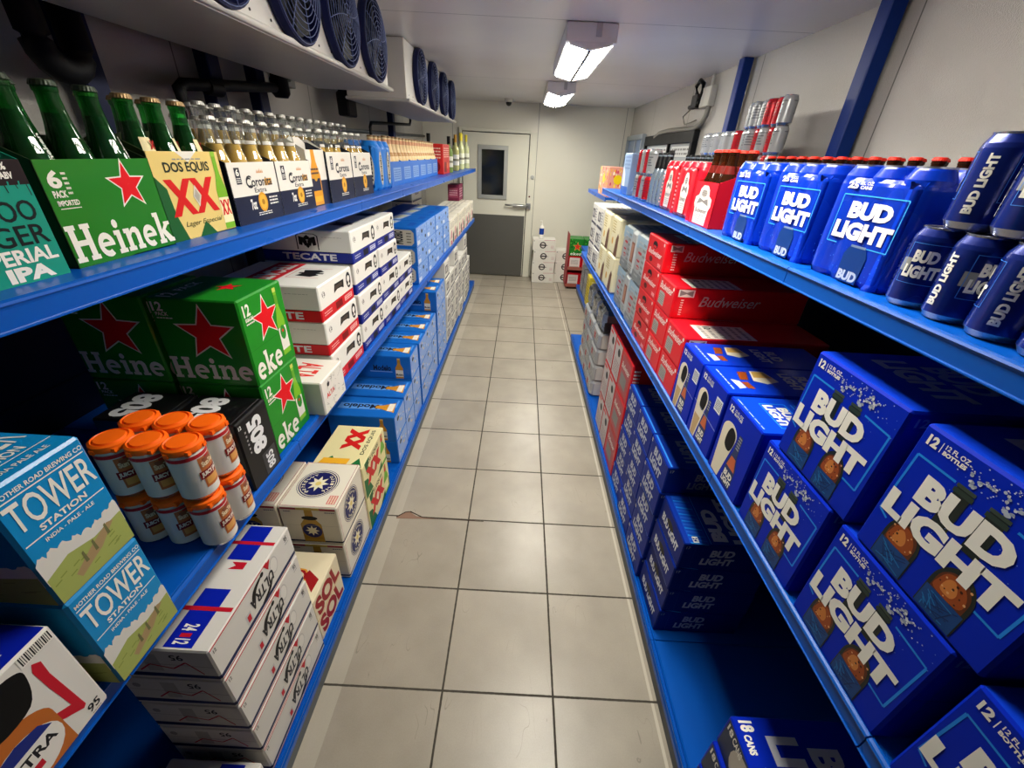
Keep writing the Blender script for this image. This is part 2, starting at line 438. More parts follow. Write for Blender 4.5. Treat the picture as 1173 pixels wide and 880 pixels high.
# ------------------------------------------------------------------ the room
XL, XR, YB, YF, ZC = -3.07, 4.07, 14.72, -12.0, 5.785
def structure(o): o['kind'] = 'structure'; return o
def room():
    wt = .12
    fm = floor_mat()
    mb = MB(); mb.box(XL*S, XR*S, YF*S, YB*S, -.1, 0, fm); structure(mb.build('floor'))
    mb = MB(); mb.box(XL*S-wt, XR*S+wt, YF*S-wt, YB*S+wt, ZC*S, ZC*S+.1, panel_mat('ceiling_panels', '#f0ece8', 'Y', 4.95*S, 4.96*S, .33, .10, 30, .18)); structure(mb.build('ceiling'))
    wm = panel_mat('wall_panels_side', '#b2aea8', 'Y', 2.95*S, 6.15*S, .17, .5, 230)
    mb = MB(); mb.box(XL*S-wt, XL*S, YF*S, YB*S, 0, ZC*S, wm); structure(mb.build('wall_left'))
    mb = MB(); mb.box(XR*S, XR*S+wt, YF*S, YB*S, 0, ZC*S, wm); structure(mb.build('wall_right'))
    wb = panel_mat('wall_panels_end', '#e0ddce', 'X', 2.95*S, .905*S, .34, .25, 190)
    mb = MB(); mb.box(XL*S-wt, XR*S+wt, YB*S, YB*S+wt, 0, ZC*S, wb); structure(mb.build('wall_back'))
    mb = MB(); mb.box(XL*S-wt, XR*S+wt, YF*S-wt, YF*S, 0, ZC*S, M('#4a4a48', .6)); structure(mb.build('wall_front'))  # unseen wall, set far back and darkened to cut bounced light
    # door
    y = YB*S
    root = empty('door_1', (-.58*S, y, 0)); structure(root)
    def P(name, mb, parent=root): 
        o = mb.build(name); o.parent = parent
        o.matrix_parent_inverse = Matrix.Translation((.58*S, -y, 0)) if parent is root else Matrix()
        return o
    doorw = M('#dbd9c9', .42, 0, .1)
    x0, x1, zt = -1.80*S, .60*S, 4.86*S
    mb = MB(); mb.box(x0-.005, x0+.035, y-.045, y, 0, zt+.05, doorw, .004); mb.box(x1+.02, x1+.115, y-.045, y, 0, zt+.03, doorw, .004); mb.box(x0+.035, x1+.02, y-.045, y, zt+.012, zt+.05, doorw, .004)
    fr = P('door_frame', mb)
    mb = MB(); mb.box(x0+.037, x1+.018, y-.022, y-.001, .006, zt+.010, DKGREY); P('gasket', mb)
    lx0, lx1 = x0+.045, x1+.008
    mb = MB(); mb.box(lx0, lx1, y-.06, y-.023, .012, zt, doorw, .005); P('door_leaf', mb)
    mb = MB(); mb.box(lx0+.004, lx1-.01, y-.0625, y-.0602, .014, 2.26*S, M('#5d5c57', .5, .35, 0, .15, 60)); P('kick_plate', mb)
    wx0, wx1, wz0, wz1 = -1.15*S, -.09*S, 2.79*S, 4.50*S
    mb = MB(); t = .055
    alu = M('#b4b6b1', .38, .55)
    for a in ((wx0, wx1, wz0, wz0+t), (wx0, wx1, wz1-t, wz1), (wx0, wx0+t, wz0+t, wz1-t), (wx1-t, wx1, wz0+t, wz1-t)):
        mb.box(a[0], a[1], y-.078, y-.0605, a[2], a[3], alu, .004)
    wf = P('window_frame', mb)
    mb = MB(); mb.box(wx0+t, wx1-t, y-.066, y-.0605, wz0+t, wz1-t, M('#14181a', .06, 0, .6)); P('glass_pane', mb)
    mb = MB(); mb.lathe([(.026, 0), (.026, .006), (.018, .008), (.018, .006)], 20, alu); o = P('lock_rose', mb); o.rotation_euler = (math.radians(90), 0, 0); o.location = (.80*S, y-.048, 3.57*S)
    mb = MB()
    hz = 2.61*S
    mb.box(.62*S, .80*S, y-.085, y-.046, hz-.035, hz+.04, STEEL, .006)
    mb.tube([(.70*S, y-.085, hz), (.62*S, y-.105, hz+.004), (.40*S, y-.112, hz+.006), (.10*S, y-.112, hz+.008), (-.14*S, y-.108, hz+.01)], .012, STEEL)
    mb.box(.16*S, .56*S, y-.118, y-.100, hz-.018, hz+.026, STEEL, .006)
    mb.box(.50*S, .60*S, y-.105, y-.0605, hz-.02, hz+.02, STEEL, .003)
    P('door_handle', mb)
    mb = MB(); mb.lathe([(.012, 0), (.012, .01)], 14, M('#5a2f28', .5)); o = P('strike_bolt', mb); o.rotation_euler = (math.radians(90), 0, 0); o.location = (.735*S, y-.046, 2.93*S)
room()

def dome_camera():
    r = empty('security_camera', (-.11*S, 13.88*S, ZC*S-.001)); tag(r, 'small black dome security camera on the ceiling above the door', 'camera')
    mb = MB(); mb.lathe([(.045, -.035), (.052, -.03), (.056, 0)], 24, WHITE_PAINT); mb.build('housing', r)
    mb = MB(); mb.lathe([(.006, -.079), (.022, -.073), (.034, -.058), (.038, -.036)], 24, M('#0a0a0c', .12, 0, .6)); mb.build('dome', r)
dome_camera()

# ------------------------------------------------------------------ ceiling lights (these light the room)
def light_fixture():
    r = empty('ceiling_light')
    w, L = .66*S, 2.78*S
    zt = -.002; zs = -.205*S
    mb = MB(); mb.box(-w/2, w/2, 0, L, zs, zt, M('#f4f1f2', .45), .003); mb.build('housing', r)
    # wedge-shaped end caps and centre rib
    zv = -.275*S; xo = w/2-.02
    for nm, ya, yb in (('end_cap', .004, .05), ('end_cap', L-.05, L-.004)):
        mb = MB(); mb.prism([(-xo, zs-.0005), (xo, zs-.0005), (xo, zs-.006), (.012, zv), (-.012, zv), (-xo, zs-.006)], 'y', ya, yb, M('#f2eff0', .45)); mb.fixn = True; mb.build(nm, r)
    mb = MB(); mb.box(-.009, .009, .05, L-.05, zv-.008, zs-.0005, M('#6e6b6b', .5)); mb.build('centre_rib', r)
    for sx in (-1, 1):
        mb = MB()
        a, b_ = (sx*.008, zv), (sx*xo, zs-.006)
        mb.prism([a, b_, (b_[0], b_[1]+.004), (a[0], a[1]+.004)], 'y', .052, L-.052, LENS); mb.fixn = True
        mb.build('lamp_lens', r)
    mb = MB(); mb.box(.02, .05, -.006, 0, -.06, -.003, M('#c6c2c6', .45)); mb.build('latch', r)
    return r
lf = light_fixture()
for i, (y, t) in enumerate(((4.96, 'white ceiling light with twin glowing lenses, nearer of the two in view'), (9.90, 'white ceiling light with twin glowing lenses, farther one near the end wall'), (-.02, 'white ceiling light with twin glowing lenses directly above the near shelves'))):
    o = lf if i == 0 else copy_tree(lf)
    o.location = (1.265*S, y*S, ZC*S); tag(o, t, 'ceiling light', 'ceiling lights along the aisle')

# ------------------------------------------------------------------ evaporator units
def evaporator(x, y0, y1, z0, fans, label):
    d = 1.0*S; W = (y1-y0)*S; H = (ZC-z0)*S-.004
    r = empty('evaporator_unit', (x*S, y0*S, z0*S)); tag(r, label, 'cooling unit', 'evaporator fan units on the left')
    mb = MB(); wp = M('#d6d3cc', .35, 0, .2)
    mb.cbox(-d, -.004, 0, W, .018, H, .004, wp); mb.build('casing', r)
    mb = MB(); mb.cbox(-d-.01, .012, -.012, W+.012, 0, .018, .006, M('#cfccc6', .4, .1)); mb.tube([(.012, -.012, .012), (.012, W+.012, .012)], .010, wp); mb.build('drip_pan', r)
    mb = MB()
    rnd = random.Random(5)
    for k in range(int(W/.11)):
        mb.lathe([(.004, 0), (.004, .002)], 8, DKGREY, 0, 0, 0)
        n = len(mb.v)
        for i in range(n-16, n):
            q = mb.v[i]; mb.v[i] = (q[2]+.0003-.004, .06+k*.11+q[0], .045+q[1])
    mb.build('screws', r)
    R_ = .40*S; shell = M('#10163f', .5); wire = M('#5f6c98', .45, .3); blade = M('#090a16', .5)
    for i, fy in enumerate(fans):
        cy, cz = (fy-y0)*S, (5.385-z0)*S
        f = empty('fan', (0, cy, cz)); f.parent = r
        def onx_(mb):
            mb.v = [(q[2], q[0], q[1]) for q in mb.v]
            return mb
        if i == 0 and not FAN:
            mb = MB(); mb.lathe([(R_*1.02, -.003), (R_*1.06, .01), (R_*1.04, .03), (R_*.97, .034), (R_*.93, .02), (R_*.93, -.003)], 40, shell, caps=False); FAN['shroud'] = onx_(mb).build('shroud', f)
            mb = MB(); mb.lathe([(R_*.93, 0), (.001, .0008)], 32, M('#040510', .95)); 
            FAN['backing'] = onx_(mb).build('backing', f)
            mb = MB()
            for k in range(5):
                a = 2*math.pi*k/5
                pts = []
                for q, (rr, da, z) in enumerate(((.03, -.25, .004), (.9*R_, -.28, .004), (.92*R_, .28, .016), (.03, .35, .012))):
                    pts.append((rr*math.cos(a+da), rr*math.sin(a+da), z))
                mb.add(pts+[(p[0], p[1], p[2]+.002) for p in pts], [(0, 1, 2, 3), (7, 6, 5, 4), (0, 4, 5, 1), (1, 5, 6, 2), (2, 6, 7, 3), (3, 7, 4, 0)], blade)
            mb.lathe([(.035, .002), (.035, .02), (.02, .024)], 16, blade); FAN['fan_blade'] = onx_(mb).build('fan_blade', f)
            mb = MB()
            for k in range(9):
                rr = R_*(.12+.88*k/8); z = .034+.014*(1-(rr/R_)**2)
                mb.tube([(rr*math.cos(2*math.pi*j/36), rr*math.sin(2*math.pi*j/36), z) for j in range(37)], .0014, wire, 5)
            for k in range(8):
                a = 2*math.pi*k/8
                mb.tube([(R_*t*math.cos(a+.25*t), R_*t*math.sin(a+.25*t), .034+.014*(1-t*t)) for t in (.05, .3, .6, .85, 1)], .0016, wire, 5)
            FAN['wire_guard'] = onx_(mb).build('wire_guard', f)
        else:
            for k, src in FAN.items():
                c = src.copy(); COL.objects.link(c); c.parent = f
FAN = {}
evaporator(-1.46, .55, 5.10, 4.94, (1.40, 2.42, 3.42, 4.44), 'white four-fan cooling unit hanging above the near left shelf')
evaporator(-1.50, 6.30, 11.45, 4.93, (7.20, 8.42, 9.64, 10.82), 'white four-fan cooling unit hanging farther along the left ceiling')

# ------------------------------------------------------------------ pipes, boxes and wires on the walls
def T(*p): return tuple(c*S for c in p)
def arc(c, r, a0, a1, n, plane='yz', x=0):
    return [(x, c[0]+r*math.cos(math.radians(a0+(a1-a0)*k/n)), c[1]+r*math.sin(math.radians(a0+(a1-a0)*k/n))) for k in range(n+1)]
def pipework():
    bk = M('#101114', .6)
    mb = MB(); mb.tube([T(-2.68, 1.40, 5.78)]+[T(-2.68, 1.40, 4.80)]+[T(*p) for p in arc((1.54, 4.76), .14, 180, 360, 8, x=-2.68)]+[T(-2.68, 1.68, 5.78)], .035, bk, 12)
    tag(mb.build('insulated_pipe'), 'thick black insulated pipe bent in a U below the left ceiling', 'pipe')
    r = empty('drain_pipe', T(-2.75, 2.7, 4.66)); tag(r, 'black horizontal drain pipe with valve under the near cooling unit', 'pipe')
    mb = MB(); mb.tube([T(0, 0, -.25), T(0, 0, 0), T(0, .06, .03), T(0, 1.75, .2)], .022, bk, 10); mb.build('pipe', r)
    mb = MB(); mb.lathe([(.03, -.05), (.045, -.03), (.045, .03), (.03, .05)], 12, bk, *T(0, 1.9, .23)); mb.box(-.02, .02, 1.8*S, 2.05*S, .26*S, .45*S, bk); mb.build('valve', r)
    mb = MB(); mb.lathe([(.028, -.04), (.028, .04)], 12, bk); 
    mb.v = [(q[0], q[2]+.5*S, q[1]+.05*S) for q in mb.v]; mb.build('coupling', r)
    mb = MB(); mb.box(*[c*S for c in (-2.75, -2.55, 6.45, 6.85, 4.70, 5.05)], bk, .01); mb.box(*[c*S for c in (-2.72, -2.58, 6.5, 6.8, 5.05, 5.3)], bk)
    tag(mb.build('pipe_hanger'), 'black hanging bracket between the two cooling units', 'bracket')
    mb = MB(); mb.tube([T(-2.8, 8.25, 3.9), T(-2.8, 8.25, 4.62), T(-2.8, 8.33, 4.7), T(-2.8, 11.75, 4.85), T(-2.8, 11.85, 4.93), T(-2.8, 11.9, 5.78)], .013, bk, 8)
    tag(mb.build('drain_line'), 'thin black drain line below the farther cooling unit', 'pipe')
    mb = MB(); mb.tube([T(-3.03, 6.4, 4.5), T(-3.03, 14.7, 4.66)], .014, M('#55585a', .5), 8)
    tag(mb.build('conduit'), 'grey electrical conduit running along the far left wall', 'conduit')
    r = empty('junction_box', T(-3.06, 5.0, 4.95)); tag(r, 'small grey junction box on the left wall beneath the cooling unit', 'box')
    mb = MB(); mb.box(0, .05, 0, .18, 0, .10, M('#6d6e6c', .5), .004); mb.build('cover', r)
    mb = MB(); mb.lathe([(.03, 0), (.03, .02)], 14, DKGREY); mb.v = [(q[2]+.05, q[0]+.07, q[1]+.05) for q in mb.v]; mb.build('dial', r)
    # right wall
    r = empty('electrical_box', T(4.065, 8.0, 5.4)); tag(r, 'grey electrical box on the right wall below the ceiling', 'electrical box')
    g = M('#b9b7ae', .45)
    mb = MB(); mb.box(-.045, 0, -.10, .10, -.06, .075, g, .004); mb.build('box', r)
    mb = MB(); mb.box(-.049, -.045, -.095, .005, -.055, .07, M('#c9c7be', .45)); mb.build('cover', r)
    mb = MB(); mb.lathe([(.012, .075), (.012, .15)], 12, g, -.022, -.03); mb.build('riser', r)
    mb = MB(); mb.tube([T(3.95, 8.3, 5.42), T(3.95, 8.52, 5.52), T(3.95, 8.62, 5.66), T(3.95, 8.45, 5.74), T(3.95, 8.24, 5.66), T(3.95, 8.22, 5.5), T(3.95, 8.25, 5.36), T(3.95, 8.5, 5.29), T(3.95, 8.8, 5.31)], .016, BLACK, 8)
    mb.box(*[c*S for c in (3.9, 4.06, 8.3, 8.62, 5.27, 5.5)], BLACK, .006)
    tag(mb.build('power_cable'), 'looped black power cable and plug beside the grey electrical box', 'cable')
    pts = [T(3.98, 7.76, 5.25), T(3.98, 7.8, 5.1), T(3.98, 7.95, 4.98), T(3.98, 8.3, 4.91), T(3.98, 9.1, 4.92), T(3.98, 10.1, 4.94), T(3.98, 10.8, 4.92), T(3.98, 11.2, 4.84)]
    mb = MB(); mb.tube(pts, .02, M('#77756d', .5), 8); tag(mb.build('flexible_conduit'), 'grey flexible conduit curving from electrical box onto the black frame', 'conduit')
    mb = MB(); mb.tube([T(4.0, 8.8, 5.29), T(4.0, 9.25, 5.18), T(4.0, 9.05, 5.02), T(4.0, 8.7, 5.03), T(4.0, 8.35, 5.06)], .004, M('#5d5a52', .5), 6)
    tag(mb.build('thin_wire'), 'thin grey wire hanging loose above the black frame', 'wire')
    # black framed display doors seen from behind
    for i, (ya, yb, zt, fm, t) in enumerate(((8.15, 12.1, 4.88, M('#17181a', .5), .05), (12.5, 14.6, 4.97, M('#8f979c', .45), .03))):
        r = empty('window_%d' % (i+1), T(4.07, ya, 2.6)); structure(r)
        w = (yb-ya)*S; h = (zt-2.6)*S
        mb = MB(); mb.box(-.05, -.002, 0, w, h-t*1.8, h, fm, .004); mb.box(-.05, -.002, 0, w, 0, t, fm, .004); mb.box(-.05, -.002, 0, t, t, h-t*1.8, fm); mb.box(-.05, -.002, w-t, w, t, h-t*1.8, fm); mb.box(-.045, -.002, w*.42, w*.42+t*.7, t, h-t*1.8, fm); mb.build('window_frame', r)
        pm = M('#aeb6bb' if i == 0 else '#7d93b4', .12, 0, .4)
        for a, b_ in ((t, w*.42), (w*.42+t*.7, w-t)):
            mb = MB(); mb.box(-.02, -.004, a, b_, t, h-t*1.8, pm)
            pr = Print(mb, (-.02, b_, t), (0, -1, 0), (0, 0, 1), b_-a, h-t*2.8)
            if i == 0:
                pr.rect(.08, .86, .92, .97, M('#d9dcda', .4)); pr.fine(.12, .87, .88, .96, 2, GREY)
                if a < .2: pr.rect(.02, .80, .3, .93, BLACK, 1)
            mb.build('glass_pane', r)
pipework()

# ------------------------------------------------------------------ steel shelving
ZU, ZM, ZB = 3.80, 2.35, .27
def shelf(side, y0, y1, z, label, xf=None, depth=1.86, nr=2):
    """one run of shelf between two uprights: deck, two price rails, brackets"""
    sg = -1 if side == 'L' else 1
    if xf is None: xf = -1.06 if side == 'L' else 1.93
    if side == 'L': depth = 1.75
    r = empty('shelf', (xf*S, y0*S, z*S)); tag(r, label, 'shelf', 'blue steel shelves')
    L = (y1-y0)*S; D = depth*S
    mb = MB(); a, b = sorted((sg*.013, sg*D)); mb.box(a, b, .001, L-.001, -.022, 0, BLUE_STEEL, .002); mb.build('deck', r)
    if side == 'L' and z == ZU and y0 < 2: nr = 1
    for k in range(nr):
        mb = MB()
        prof = [(.0002, -.0345), (.0125, -.0345), (.0125, .0005), (.0105, .0025), (.0065, .0030), (.0022, .0008), (0, -.0022), (.0022, -.0050), (.0030, -.008), (.0030, -.0310), (.0022, -.0322), (.0002, -.0326)]
        mb.prism([(sg*p, q) for p, q in prof], 'y', k*L/nr+.0012, (k+1)*L/nr-.0012, BLUE_STEEL); mb.fixn = True; mb.build('price_rail', r)
    for yy in (.012, L-.016):
        mb = MB(); mb.prism([(sg*D, -.022), (sg*D, -.15), (sg*(D-.05), -.15), (sg*D*.3, -.045), (sg*D*.3, -.022)], 'y', yy, yy+.004, NAVY_STEEL); mb.fixn = True; mb.build('bracket', r)
    return r
def base(side, y0, y1, label, xf=None, depth=1.9):
    sg = -1 if side == 'L' else 1
    if xf is None: xf = -1.06 if side == 'L' else 1.93
    if side == 'L': depth = 1.75
    r = empty('base_deck', (xf*S, y0*S, 0)); tag(r, label, 'base shelf', 'blue base decks on the floor')
    L = (y1-y0)*S; D = depth*S; z = ZB*S
    mb = MB(); a, b = sorted((sg*.020, sg*D)); mb.box(a, b, .001, L-.001, z-.02, z, BLUE_STEEL, .002); mb.build('deck', r)
    for k in range(2):
        mb = MB()
        prof = [(0, z-.045), (.019, z-.045), (.019, z+.003), (.015, z+.004), (.013, z-.002), (.009, z-.002), (.007, z+.002), (.003, z+.003), (0, z-.001), (.002, z-.012), (0, z-.016), (.002, z-.02), (0, z-.026)]
        mb.prism([(sg*p, q) for p, q in prof], 'y', k*L/2+.001, (k+1)*L/2-.001, BLUE_STEEL); mb.fixn = True; mb.build('front_rail', r)
        mb = MB(); q = (k+1)*L/2; a, b = sorted((sg*.004, sg*.03)); mb.box(a, b, q-.006, q+.006, z-.03, z-.012, DKGREY) if k == 0 else mb.box(a, b, .002, .012, z-.03, z-.012, DKGREY)
        mb.build('clip', r)
    mb = MB(); a, b = sorted((sg*.006, sg*.016)); mb.box(a, b, 0, L, .001, z-.045, M('#5d6164', .5)); mb.build('kick_plate', r)
    return r
NTH = ['first', 'second', 'third', 'fourth', 'fifth', 'sixth', 'seventh', 'eighth', 'ninth', 'tenth', 'eleventh', 'twelfth', 'thirteenth', 'fourteenth', 'fifteenth', 'sixteenth', 'seventeenth', 'eighteenth']
ORD = ['nearest', 'second', 'third', 'fourth', 'fifth']
def shelving():
    P = 3.04
    for side, nm in (('L', 'left'), ('R', 'right')):
        y0 = -2.53 if side == 'L' else -2.64
        for i in range(5 if side == 'L' else 3):
            a, b = y0+i*P, y0+(i+1)*P
            if side == 'R' and i == 2: pass
            base(side, a, b, f'blue base deck with grey kick plate along the {nm} of the aisle, {ORD[i]} section')
            shelf(side, a, b, ZM, f'blue middle shelf with price rail on the {nm} of the aisle, {ORD[i]} section')
            if side == 'L': a, b = ((-3.9, -.82), (-.82, 2.39), (2.39, 5.5), (5.5, 8.5), (8.5, 11.51))[i]
            shelf(side, a, b, ZU, f'blue upper shelf with price rail on the {nm} of the aisle, {ORD[i]} section')
    # last, shorter sections
    base('R', 6.48, 8.1, 'short blue base deck with empty corner, end of the right run')
    shelf('R', 6.48, 8.1, ZM, 'short blue middle shelf under cream cartons, end of the right run')
    shelf('L', 11.51, 13.0, ZU, 'blue upper shelf holding the wine bottles, end of the left run')
    base('R', 9.9, 12.9, 'blue base deck set back beyond the right run, near the green carton display', 2.6, 1.3)
    shelf('R', 9.9, 12.9, 1.62, 'blue middle shelf set back beyond the right run', 2.6, 1.3)
    shelf('R', 9.2, 12.2, 3.44, 'blue upper shelf set back beyond the right run under the yellow and pink carton', 2.5, 1.4)
    for i, y in enumerate((-2.64, .40, 3.44, 6.48)):
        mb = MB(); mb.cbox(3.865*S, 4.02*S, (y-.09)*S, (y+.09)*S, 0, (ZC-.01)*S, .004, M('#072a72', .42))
        for k in range(24):
            z = (.6+k*.21)*S; mb.box(3.863*S, 3.866*S, (y-.05)*S, (y-.03)*S, z, z+.03, BLACK) if False else None
        tag(mb.build('upright_post'), 'blue steel upright post on the right wall, '+['hidden behind the nearest cans', 'behind the blue can packs at front', 'tall one behind the blue can packs', 'farther one beside the stacked silver cans'][i], 'post', 'blue upright posts on the right')
    for i, y in enumerate((-1.2, 1.95, 3.48, 4.36, 10.3)):
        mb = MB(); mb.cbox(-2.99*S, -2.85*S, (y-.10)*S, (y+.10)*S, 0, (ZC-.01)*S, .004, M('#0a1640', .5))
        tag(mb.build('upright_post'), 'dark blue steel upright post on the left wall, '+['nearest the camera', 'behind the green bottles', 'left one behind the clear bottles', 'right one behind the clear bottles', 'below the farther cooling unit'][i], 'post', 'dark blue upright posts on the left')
    for nm, x, ya, yb in (('right', 3.84, -2.6, 6.48), ('left', -2.83, -2.5, 2.0)):  # dark sheets added behind the shelves; their colour stands in for shade
        mb = MB(); a, b = sorted((x*S, (x+(.02 if nm == 'right' else -.02))*S)); mb.box(a, b, ya*S, yb*S, .12, (ZU-.08)*S, M('#0a1430', .55)); 
        for k in range(6): mb.box(a-.004, b+.004, ya*S, yb*S, .25+k*.2, .256+k*.2, M('#081028', .6))
        tag(mb.build('back_panel'), f'dark navy sheet added to deepen shade behind the {nm} shelving', 'shade sheet')
shelving()

# ------------------------------------------------------------------ carton designs (tiles: width, depth, height)
def bottle_shape(pr, cx, y0, y1, w, mats, lay=0):
    """a printed picture of a bottle: body, neck, label"""
    h = y1-y0
    pts = [(cx-w/2, y0), (cx+w/2, y0), (cx+w/2, y0+h*.52), (cx+w*.2, y0+h*.72), (cx+w*.18, y1), (cx-w*.18, y1), (cx-w*.2, y0+h*.72), (cx-w/2, y0+h*.52)]
    pr.poly(pts, mats[0], lay)
    pr.rect(cx-w/2, y0+h*.08, cx+w/2, y0+h*.42, mats[1], lay+1)
    pr.rect(cx-w*.2, y1-h*.06, cx+w*.2, y1, mats[2], lay+1)
    if len(mats) > 3: pr.rect(cx-w*.2, y0+h*.76, cx+w*.2, y0+h*.9, mats[3], lay+1)

def c_bl12():
    """blue twelve-bottle carton with big white BUD LIGHT lettering"""
    c = Carton(.545, .72, .578, BLBLUE, top=M('#0c3ac8', .34))
    f = c.F
    line = M('#1f86e6', .4); wh = WHITE
    f.pline([(.33, .80), (.06, .80), (.045, .33), (.12, .30)], .0035, line); f.pline([(.70, .785), (.955, .77), (.935, .27), (.79, .275)], .0035, line)
    gd = M('#14201f', .3, 0, .3); tb = M('#0c3f7c', .4, 0, .2)
    for cx, top in ((.40, .80), (.60, .80)):
        f.poly([(cx-.055, .5), (cx+.055, .5), (cx+.05, top), (cx-.05, top)], gd, 1)
        f.rect(cx-.062, top-.05, cx+.062, top-.02, M('#2b3a35', .3), 2); f.rect(cx-.058, top-.012, cx+.058, top+.01, M('#3a4740', .3), 2)
    for cx in (.28, .66):
        f.poly([(cx-.13, .03), (cx+.13, .03)]+[(cx+.13*math.cos(a), .24+.17*math.sin(a)) for a in [math.pi*k/16 for k in range(17)]], gd, 1)
        f.poly([(cx-.105, .19), (cx+.105, .19)]+[(cx+.105*math.cos(a), .26+.115*math.sin(a)) for a in [math.pi*k/14 for k in range(15)]], M('#5a2a12', .35, 0, .2), 2)
        f.blob([(cx-.085, .20), (cx+.07, .20), (cx+.085, .28), (cx+.02, .355), (cx-.06, .34), (cx-.09, .27)], AMBER, 3)
        f.blob([(cx-.055, .225), (cx+.015, .22), (cx+.03, .27), (cx-.01, .325), (cx-.05, .30)], M('#c87a3c', .35), 4)
        rn = random.Random(int(cx*100))
        for k in range(14): f.circ(cx+rn.uniform(-.09, .09), rn.uniform(.20, .35), rn.uniform(.004, .009), M('#d9a06a' if k % 2 else '#3f1c0c', .35), 4, 7)
        f.rect(cx-.122, .03, cx+.122, .19, tb, 4)
        for k in range(16): f.line(cx+rn.uniform(-.115, .09), rn.uniform(.04, .18), cx+rn.uniform(-.10, .115), rn.uniform(.04, .18), .0015, M('#1a6cab' if k % 2 else '#0a2a5c', .4), 5)
    rnd = random.Random(3)
    sp = M('#aab4c4', .4)
    for x0, y0, x1, y1, w in ((.40, .83, .35, .93, .016), (.42, .83, .47, .90, .018), (.47, .90, .53, .86, .014), (.60, .83, .56, .92, .018), (.62, .83, .68, .92, .022), (.68, .92, .74, .86, .018), (.66, .88, .80, .84, .02), (.70, .86, .80, .92, .015), (.56, .92, .62, .955, .01)):
        for k in range(9):                                # ragged jets of spray
            t = k/8; x = x0+(x1-x0)*t+rnd.gauss(0, .006); y = y0+(y1-y0)*t+.02*math.sin(t*3.1)+rnd.gauss(0, .006); rr = w*(1-.65*t)*rnd.uniform(.5, 1.05)
            f.blob([(x+rr*rnd.uniform(.6, 1.3)*math.cos(a), min(.975, y+rr*rnd.uniform(.5, 1.1)*math.sin(a))) for a in (0, 1.05, 2.1, 3.14, 4.2, 5.2)], (sp, M('#8d98ae', .4), M('#d3d6da', .4))[k % 3], 3, 3)
    for k in range(40):
        f.ell(min(.96, max(.3, rnd.gauss(.58, .16))), min(.97, rnd.gauss(.90, .04)), .005, .004, sp, 3, 6)
    for k in range(26): f.circ(rnd.uniform(.3, .97), rnd.uniform(.45, .97), .0028, M('#6f8fd0', .4), 1, 6)
    f.text('BUD', .185, .54, .775, .735, wh, 5, .06); f.text('LIGHT', .045, .335, .905, .525, wh, 5, .06)
    f.text('12', .06, .885, .135, .955, wh, 5, .05); f.rect(.155, .885, .16, .95, wh, 5); f.text('12 FL OZ', .18, .922, .335, .952, wh, 5, .02); f.text('BOTTLES', .18, .885, .335, .912, wh, 5, .05)
    for p in (c.R, c.L):
        p.pline([(.1, .06), (.1, .94), (.9, .94), (.9, .06)], .002, M('#123a9c', .4)); p.text('12', .05, .88, .12, .95, M('#5a78c8', .4), 1)
        p.line(.02, .5, .98, .5, .001, M('#061c70', .4))
    c.T.text('BUD', .25, .5, .72, .72, M('#c9ccd6', .4), 2, .05); c.T.text('LIGHT', .15, .25, .85, .47, M('#c9ccd6', .4), 2, .05)
    return c.done()

def c_pils():
    """blue carton with a printed glass of pale beer next to a bottle"""
    c = Carton(.43, 1.02, .575, BLBLUE, top=M('#0a3bd0', .34, 0, .35))
    f = c.F
    f.poly([(.17, .03), (.36, .03), (.50, .62)]+[(.30+.20*math.cos(a), .63+.13*math.sin(a)) for a in [math.pi*k/14 for k in range(1, 14)]]+[(.10, .62)], M('#e9dfc6', .45), 0)
    f.poly([(.20, .04), (.33, .04), (.40, .35), (.16, .35)], M('#c9a877', .45), 1)
    f.blob([(.25, .50), (.40, .47), (.46, .58), (.44, .69), (.32, .73), (.24, .66)], BLACK, 2)
    f.poly([(.44, .05), (.70, .05), (.70, .34), (.62, .50), (.60, .70), (.52, .70), (.50, .50), (.44, .34)], M('#0d2a66', .35, 0, .3), 1)
    f.poly([(.46, .30), (.68, .30), (.62, .45), (.51, .45)], M('#c8653a', .35), 2)
    f.text('BUD', .46, .17, .68, .25, WHITE, 3, .05); f.text('LIGHT', .44, .08, .70, .155, WHITE, 3, .05)
    for k in range(4): f.rect(.53, .56+k*.035, .60, .58+k*.035, M('#8b8f98', .3), 2)
    f.text('12', .10, .86, .22, .94, WHITE, 2, .05); f.text('12 FL OZ', .26, .90, .5, .935, WHITE, 2, .02); f.text('BOTTLES', .26, .86, .5, .89, WHITE, 2, .04)
    f.rect(.72, .66, .95, .84, M('#dfe3ea', .45), 1); f.fine(.74, .68, .93, .82, 6, M('#20242c', .5), 2)
    f.line(.02, .5, .98, .44, .0012, M('#b9c6e4', .4), 4)
    t = c.T
    t.fine(.15, .05, .85, .075, 1, M('#9fb4ea', .4), 1)
    t.poly([(.16, .30), (.52, .26), (.62, .34), (.52, .44), (.16, .40)], M('#f0e6cc', .45), 1)
    t.poly([(.18, .31), (.40, .285), (.40, .42), (.18, .395)], M('#e0b660', .45), 2)
    t.poly([(.58, .16), (.80, .17), (.80, .22), (.58, .21)], AMBER, 2); t.poly([(.50, .10), (.82, .11), (.78, .16), (.55, .155)], M('#c9ccd6', .4), 2)
    t.poly([(.20, .20), (.50, .17), (.50, .23), (.20, .27)], AMBER, 2)
    t.text('BUD', .28, .59, .70, .68, M('#cfd3de', .4), 2, .05); t.text('LIGHT', .2, .49, .8, .57, M('#cfd3de', .4), 2, .05)
    c.R.text('BUD', .3, .52, .62, .80, M('#cfd3de', .4), 2, .05); c.R.text('LIGHT', .2, .22, .75, .48, M('#cfd3de', .4), 2, .05)
    return c.done()

